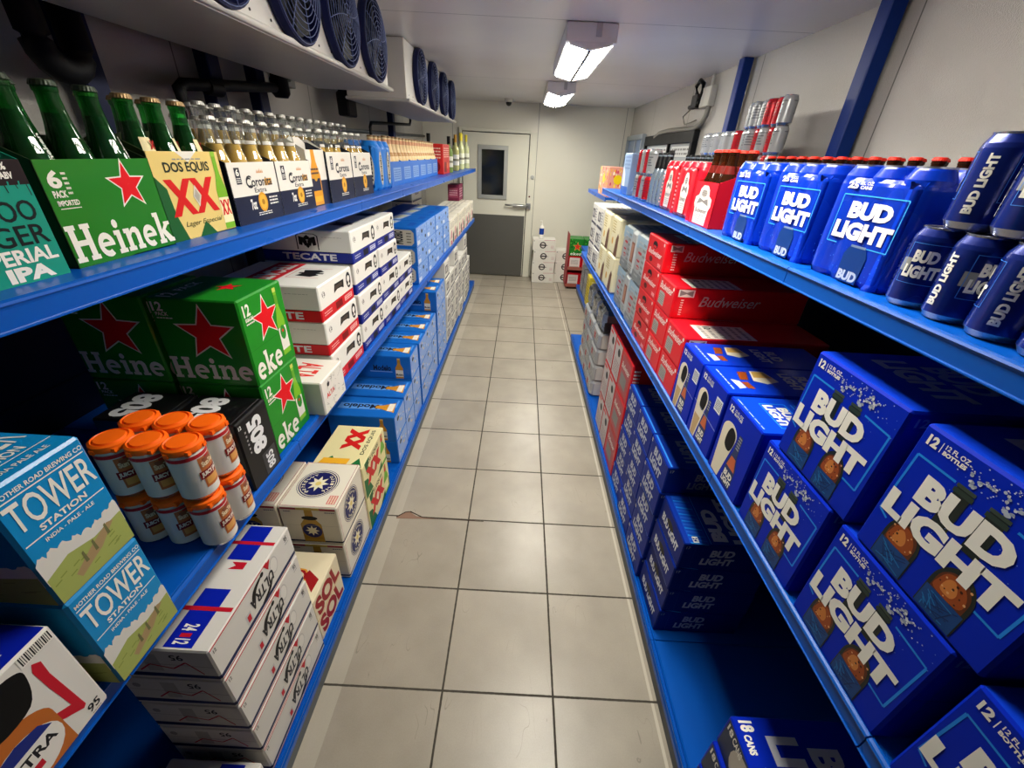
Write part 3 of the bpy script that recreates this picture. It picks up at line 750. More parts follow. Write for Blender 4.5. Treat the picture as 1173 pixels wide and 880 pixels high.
def c_pils_text():
    """same family, with BUD LIGHT lettering across the top"""
    c = Carton(.43, 1.02, .575, BLBLUE, top=M('#0a44d8', .34, 0, .35))
    f = c.F
    f.poly([(.13, .03), (.36, .03), (.52, .62)]+[(.30+.22*math.cos(a), .63+.13*math.sin(a)) for a in [math.pi*k/14 for k in range(1, 14)]]+[(.08, .62)], M('#e9dfc6', .45), 0)
    f.blob([(.27, .47), (.43, .44), (.50, .57), (.47, .68), (.34, .72), (.26, .63)], BLACK, 2)
    f.poly([(.48, .05), (.76, .05), (.76, .34), (.68, .50), (.66, .74), (.56, .74), (.54, .50), (.48, .34)], M('#0d2a66', .35, 0, .3), 1)
    f.poly([(.50, .30), (.74, .30), (.68, .45), (.55, .45)], M('#c8653a', .35), 2)
    f.text('BUD', .50, .17, .74, .25, WHITE, 3, .05); f.text('LIGHT', .48, .08, .76, .155, WHITE, 3, .05)
    for k in range(5): f.rect(.57, .56+k*.035, .655, .58+k*.035, M('#8b8f98', .3), 2)
    f.text('12', .10, .86, .22, .94, WHITE, 2, .05); f.text('12 FL OZ', .26, .90, .5, .935, WHITE, 2, .02); f.text('BOTTLES', .26, .86, .5, .89, WHITE, 2, .04)
    t = c.T
    t.fine(.1, .02, .9, .035, 1, M('#9fb4ea', .4), 1)
    t.pline([(.2, .30), (.2, .14), (.85, .14), (.85, .30), (.2, .30)], .002, M('#2f9dff', .4), 1)
    t.text('BUD', .30, .225, .72, .29, WHITE, 2, .05); t.text('LIGHT', .24, .15, .82, .215, WHITE, 2, .05)
    t.fine(.2, .33, .85, .42, 4, M('#2f8df0', .4), 1)
    t.poly([(.2, .46), (.6, .42), (.75, .52), (.2, .56)], M('#e9e2d0', .45), 1)
    c.R.text('BUD', .3, .52, .62, .80, M('#cfd3de', .4), 2, .05); c.R.text('LIGHT', .2, .22, .75, .48, M('#cfd3de', .4), 2, .05)
    return c.done()

def c_bl24():
    """flat dark blue 24-can case"""
    c = Carton(.57, .80, .308, BLNAVY, top=M('#0b2f94', .34, 0, .1))
    pale = M('#b9bfd0', .42)
    f = c.F
    f.slant('BUD LIGHT', .15, .30, .86, .60, 0, M('#dfe3ea', .4), 2, .05); f.ell(.47, .62, .14, .12, BLACK, 3, 12); f.line(.04, .08, .96, .08, .0012, M('#7a94d8', .4), 1)
    for p in (c.R, c.L):
        p.text('BUD', .30, .52, .56, .80, pale, 2, .05, .12); p.text('LIGHT', .22, .20, .58, .47, pale, 2, .05, .12)
        p.pline([(.13, .92), (.13, .1), (.17, .05)], .0015, M('#14388c', .4)); p.text('17', .03, .80, .075, .9, M('#8e99b8', .4), 1)
    t = c.T
    t.text('BUD', .15, .40, .52, .56, pale, 2, .05) if False else None
    cy = M('#1f7fd8', .3, 0, .3)
    t.rect(.0+.02, .06, .98, .26, M('#0e46b8', .3, 0, .4), 1)
    rnd = random.Random(9)
    for k in range(14):
        x = .05+.07*k; t.poly([(x, .07), (x+.03, .07), (x+.05+rnd.uniform(-.02, .02), .25), (x+.04, .25)], cy if k % 2 else M('#2a5fc8', .3), 2)
    t.line(.02, .28, .98, .28, .002, M('#3a90f0', .4), 2)
    t.text('BUD', .30, .32, .93, .48, pale, 2, .07, 0, 180); t.text('LIGHT', .06, .53, .96, .69, pale, 2, .07, 0, 180)
    t.rect(.86, .10, .97, .16, WHITE, 3); t.text('24', .88, .105, .95, .155, BLNAVY, 4, .04)
    return c.done()

def c_bl12can():
    """small dark blue can case, BUD LIGHT on its aisle face"""
    c = Carton(.53, .85, .308, M('#08288c', .45, 0, 0), top=M('#0d3194', .34, 0, .35))
    pale = M('#c3cadb', .42)
    c.F.text('BUD', .26, .54, .70, .86, pale, 2, .05, .08); c.F.text('LIGHT', .14, .14, .78, .46, pale, 2, .05, .08)
    c.F.pline([(.08, .1), (.08, .92), (.9, .92)], .0015, M('#2c5bc0', .4), 1); c.F.rect(.04, .0+.02, .98, .05, M('#2f62cc', .4), 1)
    c.F.text('12', .03, .8, .09, .93, WHITE, 2, .04)
    for p in (c.R, c.L):
        p.text('BUD', .32, .52, .54, .80, M('#8c93a8', .42), 2, .05, .12); p.text('LIGHT', .26, .20, .58, .47, M('#8c93a8', .42), 2, .05, .12); p.text('17', .03, .80, .075, .9, M('#8e99b8', .4), 1)
    c.T.text('BUD', .3, .46, .86, .66, M('#7f879e', .42), 2, .05); c.T.text('LIGHT', .2, .22, .9, .42, M('#7f879e', .42), 2, .05)
    c.T.rect(.0+.03, .03, .97, .05, M('#2f80e0', .4), 1)
    return c.done()

def c_bl18():
    """tall blue case, 18 CANS, with a printed glass on its aisle face"""
    c = Carton(1.00, .95, .308, BLBLUE)
    f = c.F
    f.rect(.02, .02, .98, .98, M('#24314f', .42), 0); f.ell(.25, .47, .12, .44, M('#c8c0b0', .45), 1, 16); f.text('18', .03, .7, .09, .9, WHITE, 2, .04); f.text('CANS', .10, .7, .2, .9, WHITE, 2, .03)
    t = c.T
    t.text('18', .025, .04, .085, .13, WHITE, 2, .05); t.text('CANS', .10, .04, .2, .09, WHITE, 2, .05)
    t.text('BUD', .15, .42, .55, .62, M('#c9ccd6', .4), 2, .05); t.text('LIGHT', .1, .18, .7, .38, M('#c9ccd6', .4), 2, .05)
    c.L.text('18', .88, .7, .95, .9, WHITE, 2, .05); c.L.text('BUD', .35, .25, .65, .75, M('#8c93a8', .4), 2, .05)
    rnd = random.Random(4)
    for k in range(20): t.circ(rnd.uniform(.1, .5), rnd.uniform(.03, .5), .004, M('#8fb0f0', .4), 1, 6)
    return c.done()

SCRIPT = .35
def c_bud():
    """flat red can case with white script"""
    c = Carton(.645, 1.25, .302, M('#d80f1e', .4, 0, .25), top=M('#dc1020', .38, 0, .3))
    wh = M('#f0d9d4', .45)
    c.F.ell(.44, .72, .13, .13, BLACK, 2, 14); c.F.rect(.36, .62, .52, .70, M('#c9252c', .4), 3)
    c.F.slant('Budweiser', .11, .36, .88, .56, .02, wh, 2, .015, SCRIPT); c.F.ell(.33, .20, .10, .10, M('#5c1014', .45), 2, 10); c.F.rect(.74, .08, .9, .24, M('#e8505a', .45), 1); c.F.fine(.75, .1, .9, .22, 3, wh, 2); c.F.circ(.90, .88, .06, wh, 1, 10)
    c.R.slant('Budweiser', .16, .42, .62, .74, .03, M('#dfb9b4', .45), 2, .006, SCRIPT); c.R.rect(.04, .72, .14, .93, M('#e8d8d0', .45), 1); c.R.poly([(.05, .74), (.09, .80), (.13, .74), (.13, .92), (.09, .86), (.05, .92)], M('#8b7a75', .45), 2); c.R.fine(.07, .1, .1, .68, 7, wh, 2)
    c.T.rect(.18, .18, .95, .75, M('#e9e2d6', .45), 1); c.T.fine(.25, .2, .9, .72, 8, M('#b9b2aa', .5), 2); c.T.text('12', .72, .18, .82, .22, DKGREY, 3)
    return c.done()
def c_bud2():
    """red carton with white script and a grey picture of a can"""
    c = Carton(.475, 1.25, .302, M('#e01222', .4, 0, .25), top=M('#e41424', .38, 0, .3))
    wh = M('#f2ddd8', .45)
    f = c.F
    f.slant('Budweiser', .10, .62, .9, .86, .02, wh, 2, .015, SCRIPT); f.poly([(.14, .12), (.50, .12), (.50, .50), (.46, .55), (.18, .55), (.14, .50)], M('#a9a5a0', .4), 1); f.fine(.16, .16, .48, .48, 5, M('#77736f', .45), 2); f.circ(.92, .88, .06, wh, 1, 10)
    c.R.slant('Budweiser', .20, .42, .66, .74, .03, M('#dfb9b4', .45), 2, .006, SCRIPT); c.R.rect(.03, .70, .15, .93, M('#e8d8d0', .45), 1); c.R.poly([(.04, .72), (.09, .80), (.14, .72), (.14, .91), (.09, .84), (.04, .91)], M('#8b7a75', .45), 2); c.R.fine(.06, .1, .08, .64, 7, wh, 2)
    c.T.rect(.30, .12, .98, .5, M('#e9e2d6', .45), 1); c.T.fine(.35, .14, .95, .48, 6, M('#a9a29a', .5), 2); c.T.text('12', .36, .2, .5, .25, DKGREY, 3)
    return c.done()

def stripes_silver(c, letters, colr=RED):
    [c.F.ell(.4+.05*(k % 2), .18+.15*k, .17, .045, colr, 2, 9) for k in range(5)]; c.F.fine(.25, .1, .6, .9, 9, M('#c3c8ca', .32, .35, .2), 3); c.F.fine(.68, .1, .92, .9, 7, GREY, 1); c.F.poly([(.02, .7), (.98, .8), (.98, .98), (.02, .98)], M('#9db6c8', .4), 0)
def c_silver():
    c = Carton(.50, .75, .56, M('#b9c0c4', .32, .35, .2), ch=.018)
    stripes_silver(c, 'Coors', M('#c22a33', .45)); c.F.rect(.0+.04, .02, .96, .22, M('#8a9297', .35, .3), 0); c.R.fine(.1, .1, .9, .9, 8, M('#7f878c', .4), 1); c.T.fine(.1, .1, .9, .9, 5, M('#8a9297', .4), 1)
    return c.done('can_pack')
def c_silver_brown():
    c = Carton(.26, .75, .56, M('#c3c8ca', .32, .35, .2), ch=.016)
    c.F.rect(.2, .3, .8, .75, M('#8f5a48', .45), 1); c.F.rect(.25, .35, .6, .7, M('#b58670', .45), 2); c.F.fine(.15, .05, .85, .25, 4, GREY, 1); c.R.fine(.1, .1, .9, .9, 8, M('#7f878c', .4), 1)
    return c.done('can_pack')
def c_cream():
    c = Carton(.62, .8, .565, M('#e9e0bb', .5), ch=.01)
    for p, s in ((c.F, 0), (c.R, 1)):
        p.poly([(.62, .0+.02), (.98, .02), (.98, .55), (.85, .62), (.70, .45)], M('#6d4a3a', .5), 1); p.fine(.12, .55, .5, .9, 5, M('#b9a35c', .5), 2); p.circ(.3, .35, .1, GOLD, 1)
    return c.done()
def c_whitecase():
    c = Carton(.60, .8, .375, M('#dad7cf', .48))
    c.F.rect(.1, .3, .55, .75, M('#57555c', .5), 1); c.F.fine(.6, .2, .92, .85, 5, M('#8b8890', .5), 1); c.F.rect(.0+.02, .02, .98, .12, M('#3a3c55', .45), 1); c.F.circ(.32, .52, .16, M('#c9c6c2', .45), 2)
    c.R.fine(.1, .2, .9, .8, 5, M('#8b8890', .5), 1); c.T.fine(.1, .2, .9, .8, 5, M('#a8a5a0', .5), 1)
    return c.done()

def c_redwhite():
    """tall carton: red edge, pinkish-white aisle face, black handle hole"""
    c = Carton(.44, .9, .59, M('#c21622', .42, 0, .2))
    c.F.rect(.06, .04, .94, .96, M('#cfc4c0', .48), 0); c.F.ell(.62, .72, .16, .10, BLACK, 2, 12); c.F.fine(.15, .12, .85, .5, 6, M('#a98a8a', .5), 1); c.F.rect(.1, .85, .5, .92, RED, 1)
    c.R.text('Budweiser', .2, .4, .8, .6, M('#e7b7b3', .45), 2, .01, SCRIPT)
    return c.done()
def c_redtall():
    c = Carton(.58, .9, .59, M('#cf1522', .42, 0, .2))
    c.F.rect(.12, .10, .88, .90, M('#b3545a', .48), 0); c.F.rect(.2, .2, .7, .5, M('#8c8784', .5), 1); c.F.slant('Budweiser', .15, .6, .85, .75, .02, WHITE, 2, .01, SCRIPT)
    c.R.fine(.03, .08, .12, .92, 10, WHITE, 2)
    return c.done()
def c_silverpack():
    c = Carton(.60, .85, .32, M('#b4b6b8', .3, .45, .15), ch=.02)
    c.F.fine(.1, .1, .9, .9, 5, M('#7f8388', .4), 1); c.F.rect(.3, .3, .5, .7, M('#a8323a', .45), 2)
    c.R.rect(.08, .1, .92, .9, M('#d5d3ce', .42), 0); c.R.ell(.55, .5, .16, .22, M('#b0303a', .45), 1, 14); c.R.ell(.55, .5, .11, .13, M('#d5d3ce', .42), 2, 14)
    return c.done('can_pack')
def c_silverbag():
    c = Carton(.62, .8, .40, M('#9a9da1', .26, .6, .2), ch=.03)
    c.R.rect(.0+.05, .05, .95, .5, M('#3c3e44', .4), 0); c.F.rect(.2, .75, .45, .93, BLACK, 1); c.F.text('12', .55, .6, .75, .85, M('#26282c', .4), 2, .03); c.F.fine(.1, .1, .9, .5, 4, M('#6e7277', .4), 1)
    return c.done('can_pack')

# ---- left-hand designs
def tecate(colr, name_t):
    c = Carton(.72, .86, .303, M(colr, .42, 0, .15), bands=[(.105, M('#e9e7df', .46, 0, .1))])
    wh = M('#e9e7df', .46, 0, .1); bk = M('#17181a', .5); lt = M('#cfd3e6' if 'b' in name_t else '#f0b9b4', .45)
    f = c.F
    f.poly([(.40, .56), (.44, .80), (.72, .78), (.70, .54), (.62, .60), (.50, .62)], bk, 1)                # handle opening
    f.rect(.44, .64, .66, .74, M('#4a4038', .5), 2)
    f.ell(.87, .66, .075, .24, bk, 1, 16); f.ell(.87, .70, .045, .10, wh, 2, 10); f.poly([(.83, .5), (.91, .5), (.87, .62)], wh, 2)
    f.circ(.12, .72, .09, M('#8b8984', .5), 1, 12); f.circ(.12, .72, .075, wh, 2, 12); f.text('12', .08, .68, .16, .77, M('#4c4a46', .5), 3, .03)
    f.rect(.40, .08, .60, .28, M('#1a1c2c' if 'b' in name_t else '#7c0f16', .5), 1); f.fine(.07, .12, .28, .26, 2, lt, 2); f.rect(.68, .12, .92, .27, lt, 1); f.fine(.70, .13, .90, .26, 2, M(colr, .42, 0, .15), 2)
    for p in (c.L, c.R):
        p.poly([(.40, .40), (.40, .82), (.44, .88), (.60, .88), (.64, .82), (.64, .40)], bk, 1); p.poly([(.412, .40), (.412, .81), (.447, .865), (.593, .865), (.628, .81), (.628, .40)], wh, 2)
        for s_ in (-1, 1):   # eagle: wings, body, tail
            p.poly([(.52, .74), (.52+s_*.09, .80), (.52+s_*.095, .55), (.52+s_*.06, .52), (.52+s_*.05, .62), (.52+s_*.03, .50), (.52, .60)], bk, 3)
        p.poly([(.49, .78), (.52, .84), (.55, .78), (.54, .50), (.52, .44), (.50, .50)], bk, 3); p.text('T', .508, .60, .532, .70, wh, 4, .02)
        p.text('TECATE', .22, .08, .82, .29, M('#e0dfe6', .45), 2, .03); p.line(.02, .345, .98, .345, .002, bk, 2); p.fine(.68, .78, .9, .80, 1, GREY, 1); p.text('12', .1, .75, .16, .86, M('#9a5a4a' if 'b' not in name_t else '#6a6f8a', .5), 1)
    t = c.T
    cm = M(colr, .42, 0, .15)
    t.poly([(.01, .48), (.99, .48), (.99, .78), (.01, .78)], cm, 1); t.text('TECATE', .10, .53, .92, .73, wh, 2, .05, 0, 180); t.ell(.10, .46, .06, .03, cm, 1)
    t.pline([(.36, .12), (.34, .44), (.76, .44), (.79, .12)], .002, cm, 1)
    for s_ in (-1, 1): t.poly([(.56, .34), (.56+s_*.13, .38), (.56+s_*.16, .22), (.56+s_*.08, .16), (.56, .24)], bk, 2)
    t.rect(.535, .14, .585, .39, bk, 2)
    return c.done()

def c_alta():
    c = Carton(.42, .7, .30, M('#e6e2d8', .46, 0, .1))
    c.T.text('ALTA', .2, .14, .8, .42, M('#d8322c', .45), 2, .03, .1, 180); c.F.text('ALTA', .15, .42, .5, .56, M('#d8322c', .45), 2, .02); c.F.circ(.28, .78, .07, DKGREY, 1)
    rnd = random.Random(2)
    for k in range(26):
        x, y = rnd.uniform(.08, .9), rnd.uniform(.06, .94); c.F.pline([(x, y), (x+rnd.uniform(.02, .1), y+rnd.uniform(-.08, .08)), (x+rnd.uniform(.0, .1), y+rnd.uniform(-.1, .1))], .0012, M('#8f8a82', .5), 1)
    c.L.text('ALTA', .3, .3, .7, .7, M('#d8322c', .45), 2, .02)
    return c.done()

def c_modcan(deep=1.02):
    """bright blue flat can case with oval can picture on the end"""
    c = Carton(.765, deep, .285, MODBLUE)
    f = c.F
    f.rect(.02, .02, .98, .98, MODLIGHT, 0); f.ell(.50, .68, .07, .11, BLACK, 2, 12)
    rnd = random.Random(1)
    for k in range(16): f.ell(rnd.uniform(.06, .94), rnd.uniform(.1, .92), rnd.uniform(.02, .06), rnd.uniform(.03, .08), M('#5b86d6' if k % 2 else '#a9c0ea', .45), 1, 8)
    f.ell(.82, .3, .05, .10, BLACK, 2, 10); f.rect(.06, .1, .3, .3, M('#cfd8ea', .45), 2)
    for p in (c.L, c.R):
        p.poly([(.45, .10), (.92, .10), (.96, .25), (.96, .75), (.92, .9), (.45, .9), (.41, .75), (.41, .25)], M('#b9b6a8', .45), 1); p.text('Modelo', .60, .16, .80, .84, M('#23262c', .5), 2, .03, 0, 90); p.rect(.44, .2, .5, .8, GOLD, 2); p.fine(.85, .2, .92, .8, 4, M('#5c5a50', .5), 2)
    c.T.poly([(.08, .45), (.92, .40), (.92, .62), (.08, .66)], M('#9db4d8', .45), 1); c.T.poly([(.3, .47), (.8, .44), (.8, .56), (.3, .6)], M('#b9bfa8', .45), 2); c.T.rect(.3, .1, .7, .2, M('#1a4fae', .45), 1)
    return c.done()

def c_modbot():
    """bright blue bottle carton, bottle picture and Modelo lettering"""
    c = Carton(.50, .92, .395, MODBLUE)
    f = c.F
    f.rect(.02, .02, .98, .98, M('#86a7e2', .45, 0, .15), 0)
    rnd = random.Random(8)
    for k in range(18): f.ell(rnd.uniform(.08, .92), rnd.uniform(.06, .94), rnd.uniform(.03, .09), rnd.uniform(.03, .07), M(('#6d93da', '#a9c0ec', '#d5c49a')[k % 3], .45), 1, 8)
    f.ell(.30, .74, .10, .08, BLACK, 2, 12)
    bm = (M('#d08f2c', .35), M('#ece5d2', .45), M('#e0c070', .4), M('#b9862f', .4))
    for p, cx in ((c.L, .80), (c.R, .2)):
        bottle_shape(p, cx, .04, .92, .13, bm, 1); p.text('Modelo', cx-.06, .16, cx+.06, .26, BLACK, 4, .03); p.text('Modelo', .36 if cx > .5 else .34, .36, .66, .60, M('#1a2440', .45), 2, .03); p.rect(.30, .30, .68, .33, M('#8fb2e8', .45), 1)
    t = c.T
    t.rect(.36, .28, .66, .92, M('#5f9be6', .45), 1); t.text('Modelo', .40, .32, .62, .86, M('#1a2440', .45), 2, .03, 0, 90); t.rect(.5, .0+.04, .9, .07, M('#4f93e8', .45), 1)
    t.poly([(.25, .05), (.75, .08), (.60, .26), (.56, .36), (.44, .36), (.40, .26)], bm[0], 2); t.rect(.32, .08, .70, .17, bm[1], 3)
    return c.done()

def c_dosx():
    """cream and green carton with red XX"""
    c = Carton(.78, .56, .475, M('#e8dda6', .46))
    g = M('#1d6a35', .45); r = M('#d0201e', .42)
    def xx(p, x0, y0, x1, y1, vert=False):
        w = x1-x0
        for k in range(2):
            a = x0+w*.44*k; b = a+w*.56; t = w*.20
            p.poly([(a, y0), (a+t, y0), (b, y1), (b-t, y1)], r, 3); p.poly([(b-t, y0), (b, y0), (a+t, y1), (a, y1)], r, 3)
        cx, cy = (x0+x1)/2, (y0+y1)/2; p.poly([(cx-.06, cy), (cx, cy-.12), (cx+.06, cy), (cx, cy+.12)], M('#e9dcc0', .45), 4)
    f = c.F
    f.poly([(.02, .02), (.3, .02), (.15, .5), (.02, .6)], g, 1); f.poly([(.5, .02), (.98, .02), (.98, .4), (.7, .2)], g, 1); f.poly([(.15, .6), (.3, .98), (.1, .98)], g, 1)
    xx(f, .12, .30, .72, .75); f.text('DOS EQUIS', .15, .80, .68, .92, M('#33402c', .5), 2, .02); bottle_shape(f, .84, .05, .95, .2, (M('#6fae2a', .4), M('#efe3a8', .45), r, r), 2)
    t = c.T
    t.poly([(.02, .5), (.25, .7), (.02, .98)], g, 1); t.poly([(.02, .02), (.02, .3), (.22, .15)], g, 1)
    for k in range(2):
        a = .40+k*.22; t.poly([(a, .25), (a+.10, .25), (a+.3, .65), (a+.20, .65)], r, 3); t.poly([(a+.20, .25), (a+.3, .25), (a+.10, .65), (a, .65)], r, 3)
    t.text('DOS EQUIS', .3, .10, .9, .19, M('#33402c', .5), 2, .02); t.poly([(.06, .35), (.2, .32), (.2, .85), (.06, .9)], M('#f0b22e', .4), 2)
    for k in range(2): c.L.poly([(.1+k*.4, .1), (.3+k*.4, .1), (.5+k*.4, .6), (.3+k*.4, .6)], g if k else r, 1)
    return c.done()

def c_estrella():
    """white carton with round navy star emblem"""
    c = Carton(.64, .56, .50, M('#e9e2cf', .46, 0, .1), bands=[(.03, M('#1b1c3a', .45)), (.05, M('#e9e2cf', .46, 0, .1))])
    nv = M('#1b1f5c', .42); pale = M('#efe6c4', .45); rd = M('#a8323a', .45)
    def emb(p, cx, cy, r):
        p.circ(cx, cy, r, nv, 1, 28); p.ring(cx, cy, r*.90, r*.94, pale, 2); p.ring(cx, cy, r*1.06, r*1.09, nv, 1)
        p.star(cx, cy, r*.58, pale, 2, 8, .5); p.circ(cx, cy, r*.16, M('#e8d27a', .45), 3, 10)
        for k, ch in enumerate('ESTRELLA'):
            a = math.radians(150-k*17); x, y = cx+r*.74*math.cos(a)*p.h/p.w, cy+r*.74*math.sin(a); p.text(ch, x-.02, y-.03, x+.02, y+.03, pale, 3, .03)
        for k, ch in enumerate('JALISCO'):
            a = math.radians(222+k*16); x, y = cx+r*.74*math.cos(a)*p.h/p.w, cy+r*.74*math.sin(a); p.text(ch, x-.02, y-.03, x+.02, y+.03, pale, 3, .03)
    emb(c.F, .46, .56, .34); emb(c.T, .50, .55, .33)
    for p in (c.F,): p.pline([(.04, .06), (.04, .97), (.96, .97), (.96, .06)], .0016, rd, 1)
    for p in (c.L, c.R):
        bottle_shape(p, .5, .07, .99, .36, (M('#b9902c', .35, 0, .3), M('#a37a22', .4), M('#cfae5a', .4)), 1); p.circ(.5, .38, .19, nv, 4); p.star(.5, .38, .14, pale, 5, 8, .5); p.ell(.5, .72, .14, .055, BLACK, 4, 14); p.rect(.30, .93, .7, .985, M('#c9ad50', .4), 3); p.rect(.03, .93, .30, .98, rd, 2); p.rect(.7, .93, .97, .98, rd, 2); p.line(.02, .52, .98, .52, .001, M('#b5ae9c', .5), 5); p.fine(.08, .86, .2, .9, 1, nv, 2); p.fine(.78, .86, .95, .9, 1, nv, 2)
    c.T.pline([(.02, .03), (.98, .03), (.98, .97), (.02, .97), (.02, .03)], .0016, rd, 1); c.T.rect(.08, .07, .26, .22, M('#d8807c', .45), 1); c.T.fine(.09, .08, .25, .21, 3, pale, 2)
    return c.done()

def c_sol():
    """cream carton with red and gold swirl"""
    c = Carton(.52, .56, .55, M('#e8dbb9', .46))
    rd = M('#9c1b1f', .42); gd = M('#e2a53a', .42)
    t = c.T
    pts = [(.50+.30*(1-k/26)*math.cos(.5+k*.36), .50+.34*(1-k/26)*math.sin(.5+k*.36)) for k in range(24)]
    t.pline(pts, .012, rd, 1); t.pline([(a+.02, b-.03) for a, b in pts[::2]], .006, gd, 2); t.poly([(.2, .1), (.45, .08), (.62, .3), (.5, .35)], rd, 2)
    c.F.text('SOL', .08, .62, .55, .92, rd, 2, .05, 0, 90) if False else None
    c.F.text('SOL', .05, .52, .95, .93, rd, 2, .05, -.2); c.F.text('SOL', .05, .06, .95, .47, rd, 2, .05, -.2); c.F.line(.02, .5, .98, .5, .003, gd, 1)
    c.L.text('SOL', .1, .3, .9, .8, rd, 2, .05)
    return c.done()

def c_ultra24():
    """flat white 24-can case with blue band and red line"""
    c = Carton(.88, .62, .306, M('#dcd8d0', .46, 0, .1), bands=[(.03, M('#1c2350', .45)), (.06, M('#dcd8d0', .46, 0, .1))])
    rd = M('#c0182c', .42); bk = BLACK
    f = c.F
    f.line(.01, .965, .66, .965, .004, rd, 1); f.poly([(.62, .95), (.70, .95), (.655, .74)], rd, 2); f.line(.01, .0+.06, .9, .06, .003, rd, 1)
    f.blob([(.42, .60), (.46, .80), (.55, .88), (.57, .84), (.50, .74), (.45, .58)], bk, 2); f.blob([(.50, .20), (.53, .16), (.62, .24), (.67, .42), (.65, .44), (.59, .30)], bk, 2); f.circ(.58, .86, .06, bk, 2, 10); f.text('ULTRA', .40, .36, .69, .66, M('#26262a', .45), 3, .03, .15, 180)
    f.poly([(.32, .22), (.38, .22), (.38, .52), (.32, .52)], M('#c9c6c2', .45), 1); f.rect(.335, .28, .37, .46, rd, 2); f.ell(.72, .66, .05, .24, M('#c5c1bb', .4), 1, 14); f.ell(.72, .66, .042, .2, M('#e4e0d8', .4), 2, 14)
    f.text('12', .03, .80, .055, .90, M('#5c5a58', .5), 2, .02); f.text('95', .90, .74, .94, .9, M('#5c5a58', .5), 2, .02); f.fine(.9, .66, .95, .71, 1, GREY, 2)
    t = c.T
    t.rect(.02, .16, .42, .42, ULBLUE, 1); t.rect(.66, .16, .98, .42, ULBLUE, 1); t.rect(.26, .02, .29, .98, rd, 2); t.rect(.80, .02, .83, .98, rd, 2)
    t.text('12', .04, .22, .075, .36, WHITE, 3, .03, 0, 180); t.text('24', .125, .22, .17, .36, WHITE, 3, .03, 0, 180); t.rect(.085, .24, .11, .34, rd, 3)
    t.text('ULTRA', .46, .50, .62, .62, M('#26262a', .45), 2, .02, .15); t.poly([(.58, .18), (.64, .18), (.64, .34), (.61, .28), (.58, .34)], rd, 2)
    for p in (c.L, c.R):
        p.text('95', .62, .68, .74, .86, M('#3a3a3a', .5), 2, .02, 0, 180); p.pline([(.28, .30), (.40, .52), (.60, .40), (.74, .62), (.86, .25)], .004, rd, 1); p.rect(.02, .20, .98, .27, M('#1c2350', .45), 1) if False else p.poly([(.02, .1), (.98, .1), (.98, .2), (.02, .24)], M('#1c2350', .45), 1); p.rect(.36, .30, .5, .86, M('#b9b5ae', .45), 0); p.line(.02, .58, .98, .50, .0012, M('#8f8a84', .5), 2); p.circ(.12, .72, .08, M('#a29d97', .5), 1, 10)
    return c.done()

def c_ultra12():
    """white bottle carton with blue top, red ribbon and large amber bottle"""
    c = Carton(.70, .6, .475, M('#dedad2', .45, 0, .12), top=ULBLUE)
    rd = M('#c0182c', .42); f = c.F
    f.poly([(.87, .86), (.90, .82), (.895, .68), (.915, .18), (.90, .16), (.70, .42), (.72, .46), (.875, .30), (.86, .60), (.855, .80)], rd, 1)
    f.text('95', .905, .06, .965, .14, M('#26262a', .5), 2, .02, .1); f.fine(.91, .03, .96, .05, 1, GREY, 2)
    f.poly([(.38, .02), (.82, .02)]+[(.60+.22*math.cos(a), .42+.20*math.sin(a)) for a in [math.pi*k/16 for k in range(17)]], M('#b8621c', .3, 0, .4), 2); f.blob([(.44, .30), (.50, .30), (.56, .52), (.60, .60), (.50, .56), (.44, .44)], M('#e0923c', .3, 0, .3), 3); f.blob([(.62, .60), (.78, .60), (.835, .84), (.80, .92), (.72, .93), (.66, .86)], BLACK, 3)
    f.ell(.66, .25, .15, .21, M('#e6e2da', .45), 4, 24); f.poly([(.53, .34), (.79, .34), (.75, .43), (.66, .46), (.57, .43)], M('#1b2a7a', .42), 5)
    f.text('ULTRA', .54, .21, .78, .30, M('#1c1c20', .5), 5, .03); f.rect(.64, .12, .69, .18, rd, 5)
    f.rect(.84, .89, .985, .985, WHITE, 3)
    for k in range(16): f.rect(.848+k*.0085, .90, .848+k*.0085+(.003 if k % 3 else .0055), .98, BLACK, 4)
    t = c.T
    t.text('12', .72, .08, .86, .24, WHITE, 2, .04); t.text('12', .12, .08, .26, .24, WHITE, 2, .04); t.poly([(.40, .02), (.56, .02), (.56, .98), (.40, .98)], rd, 1); t.fine(.72, .42, .94, .54, 2, M('#4a5cb0', .45), 2)
    return c.done()

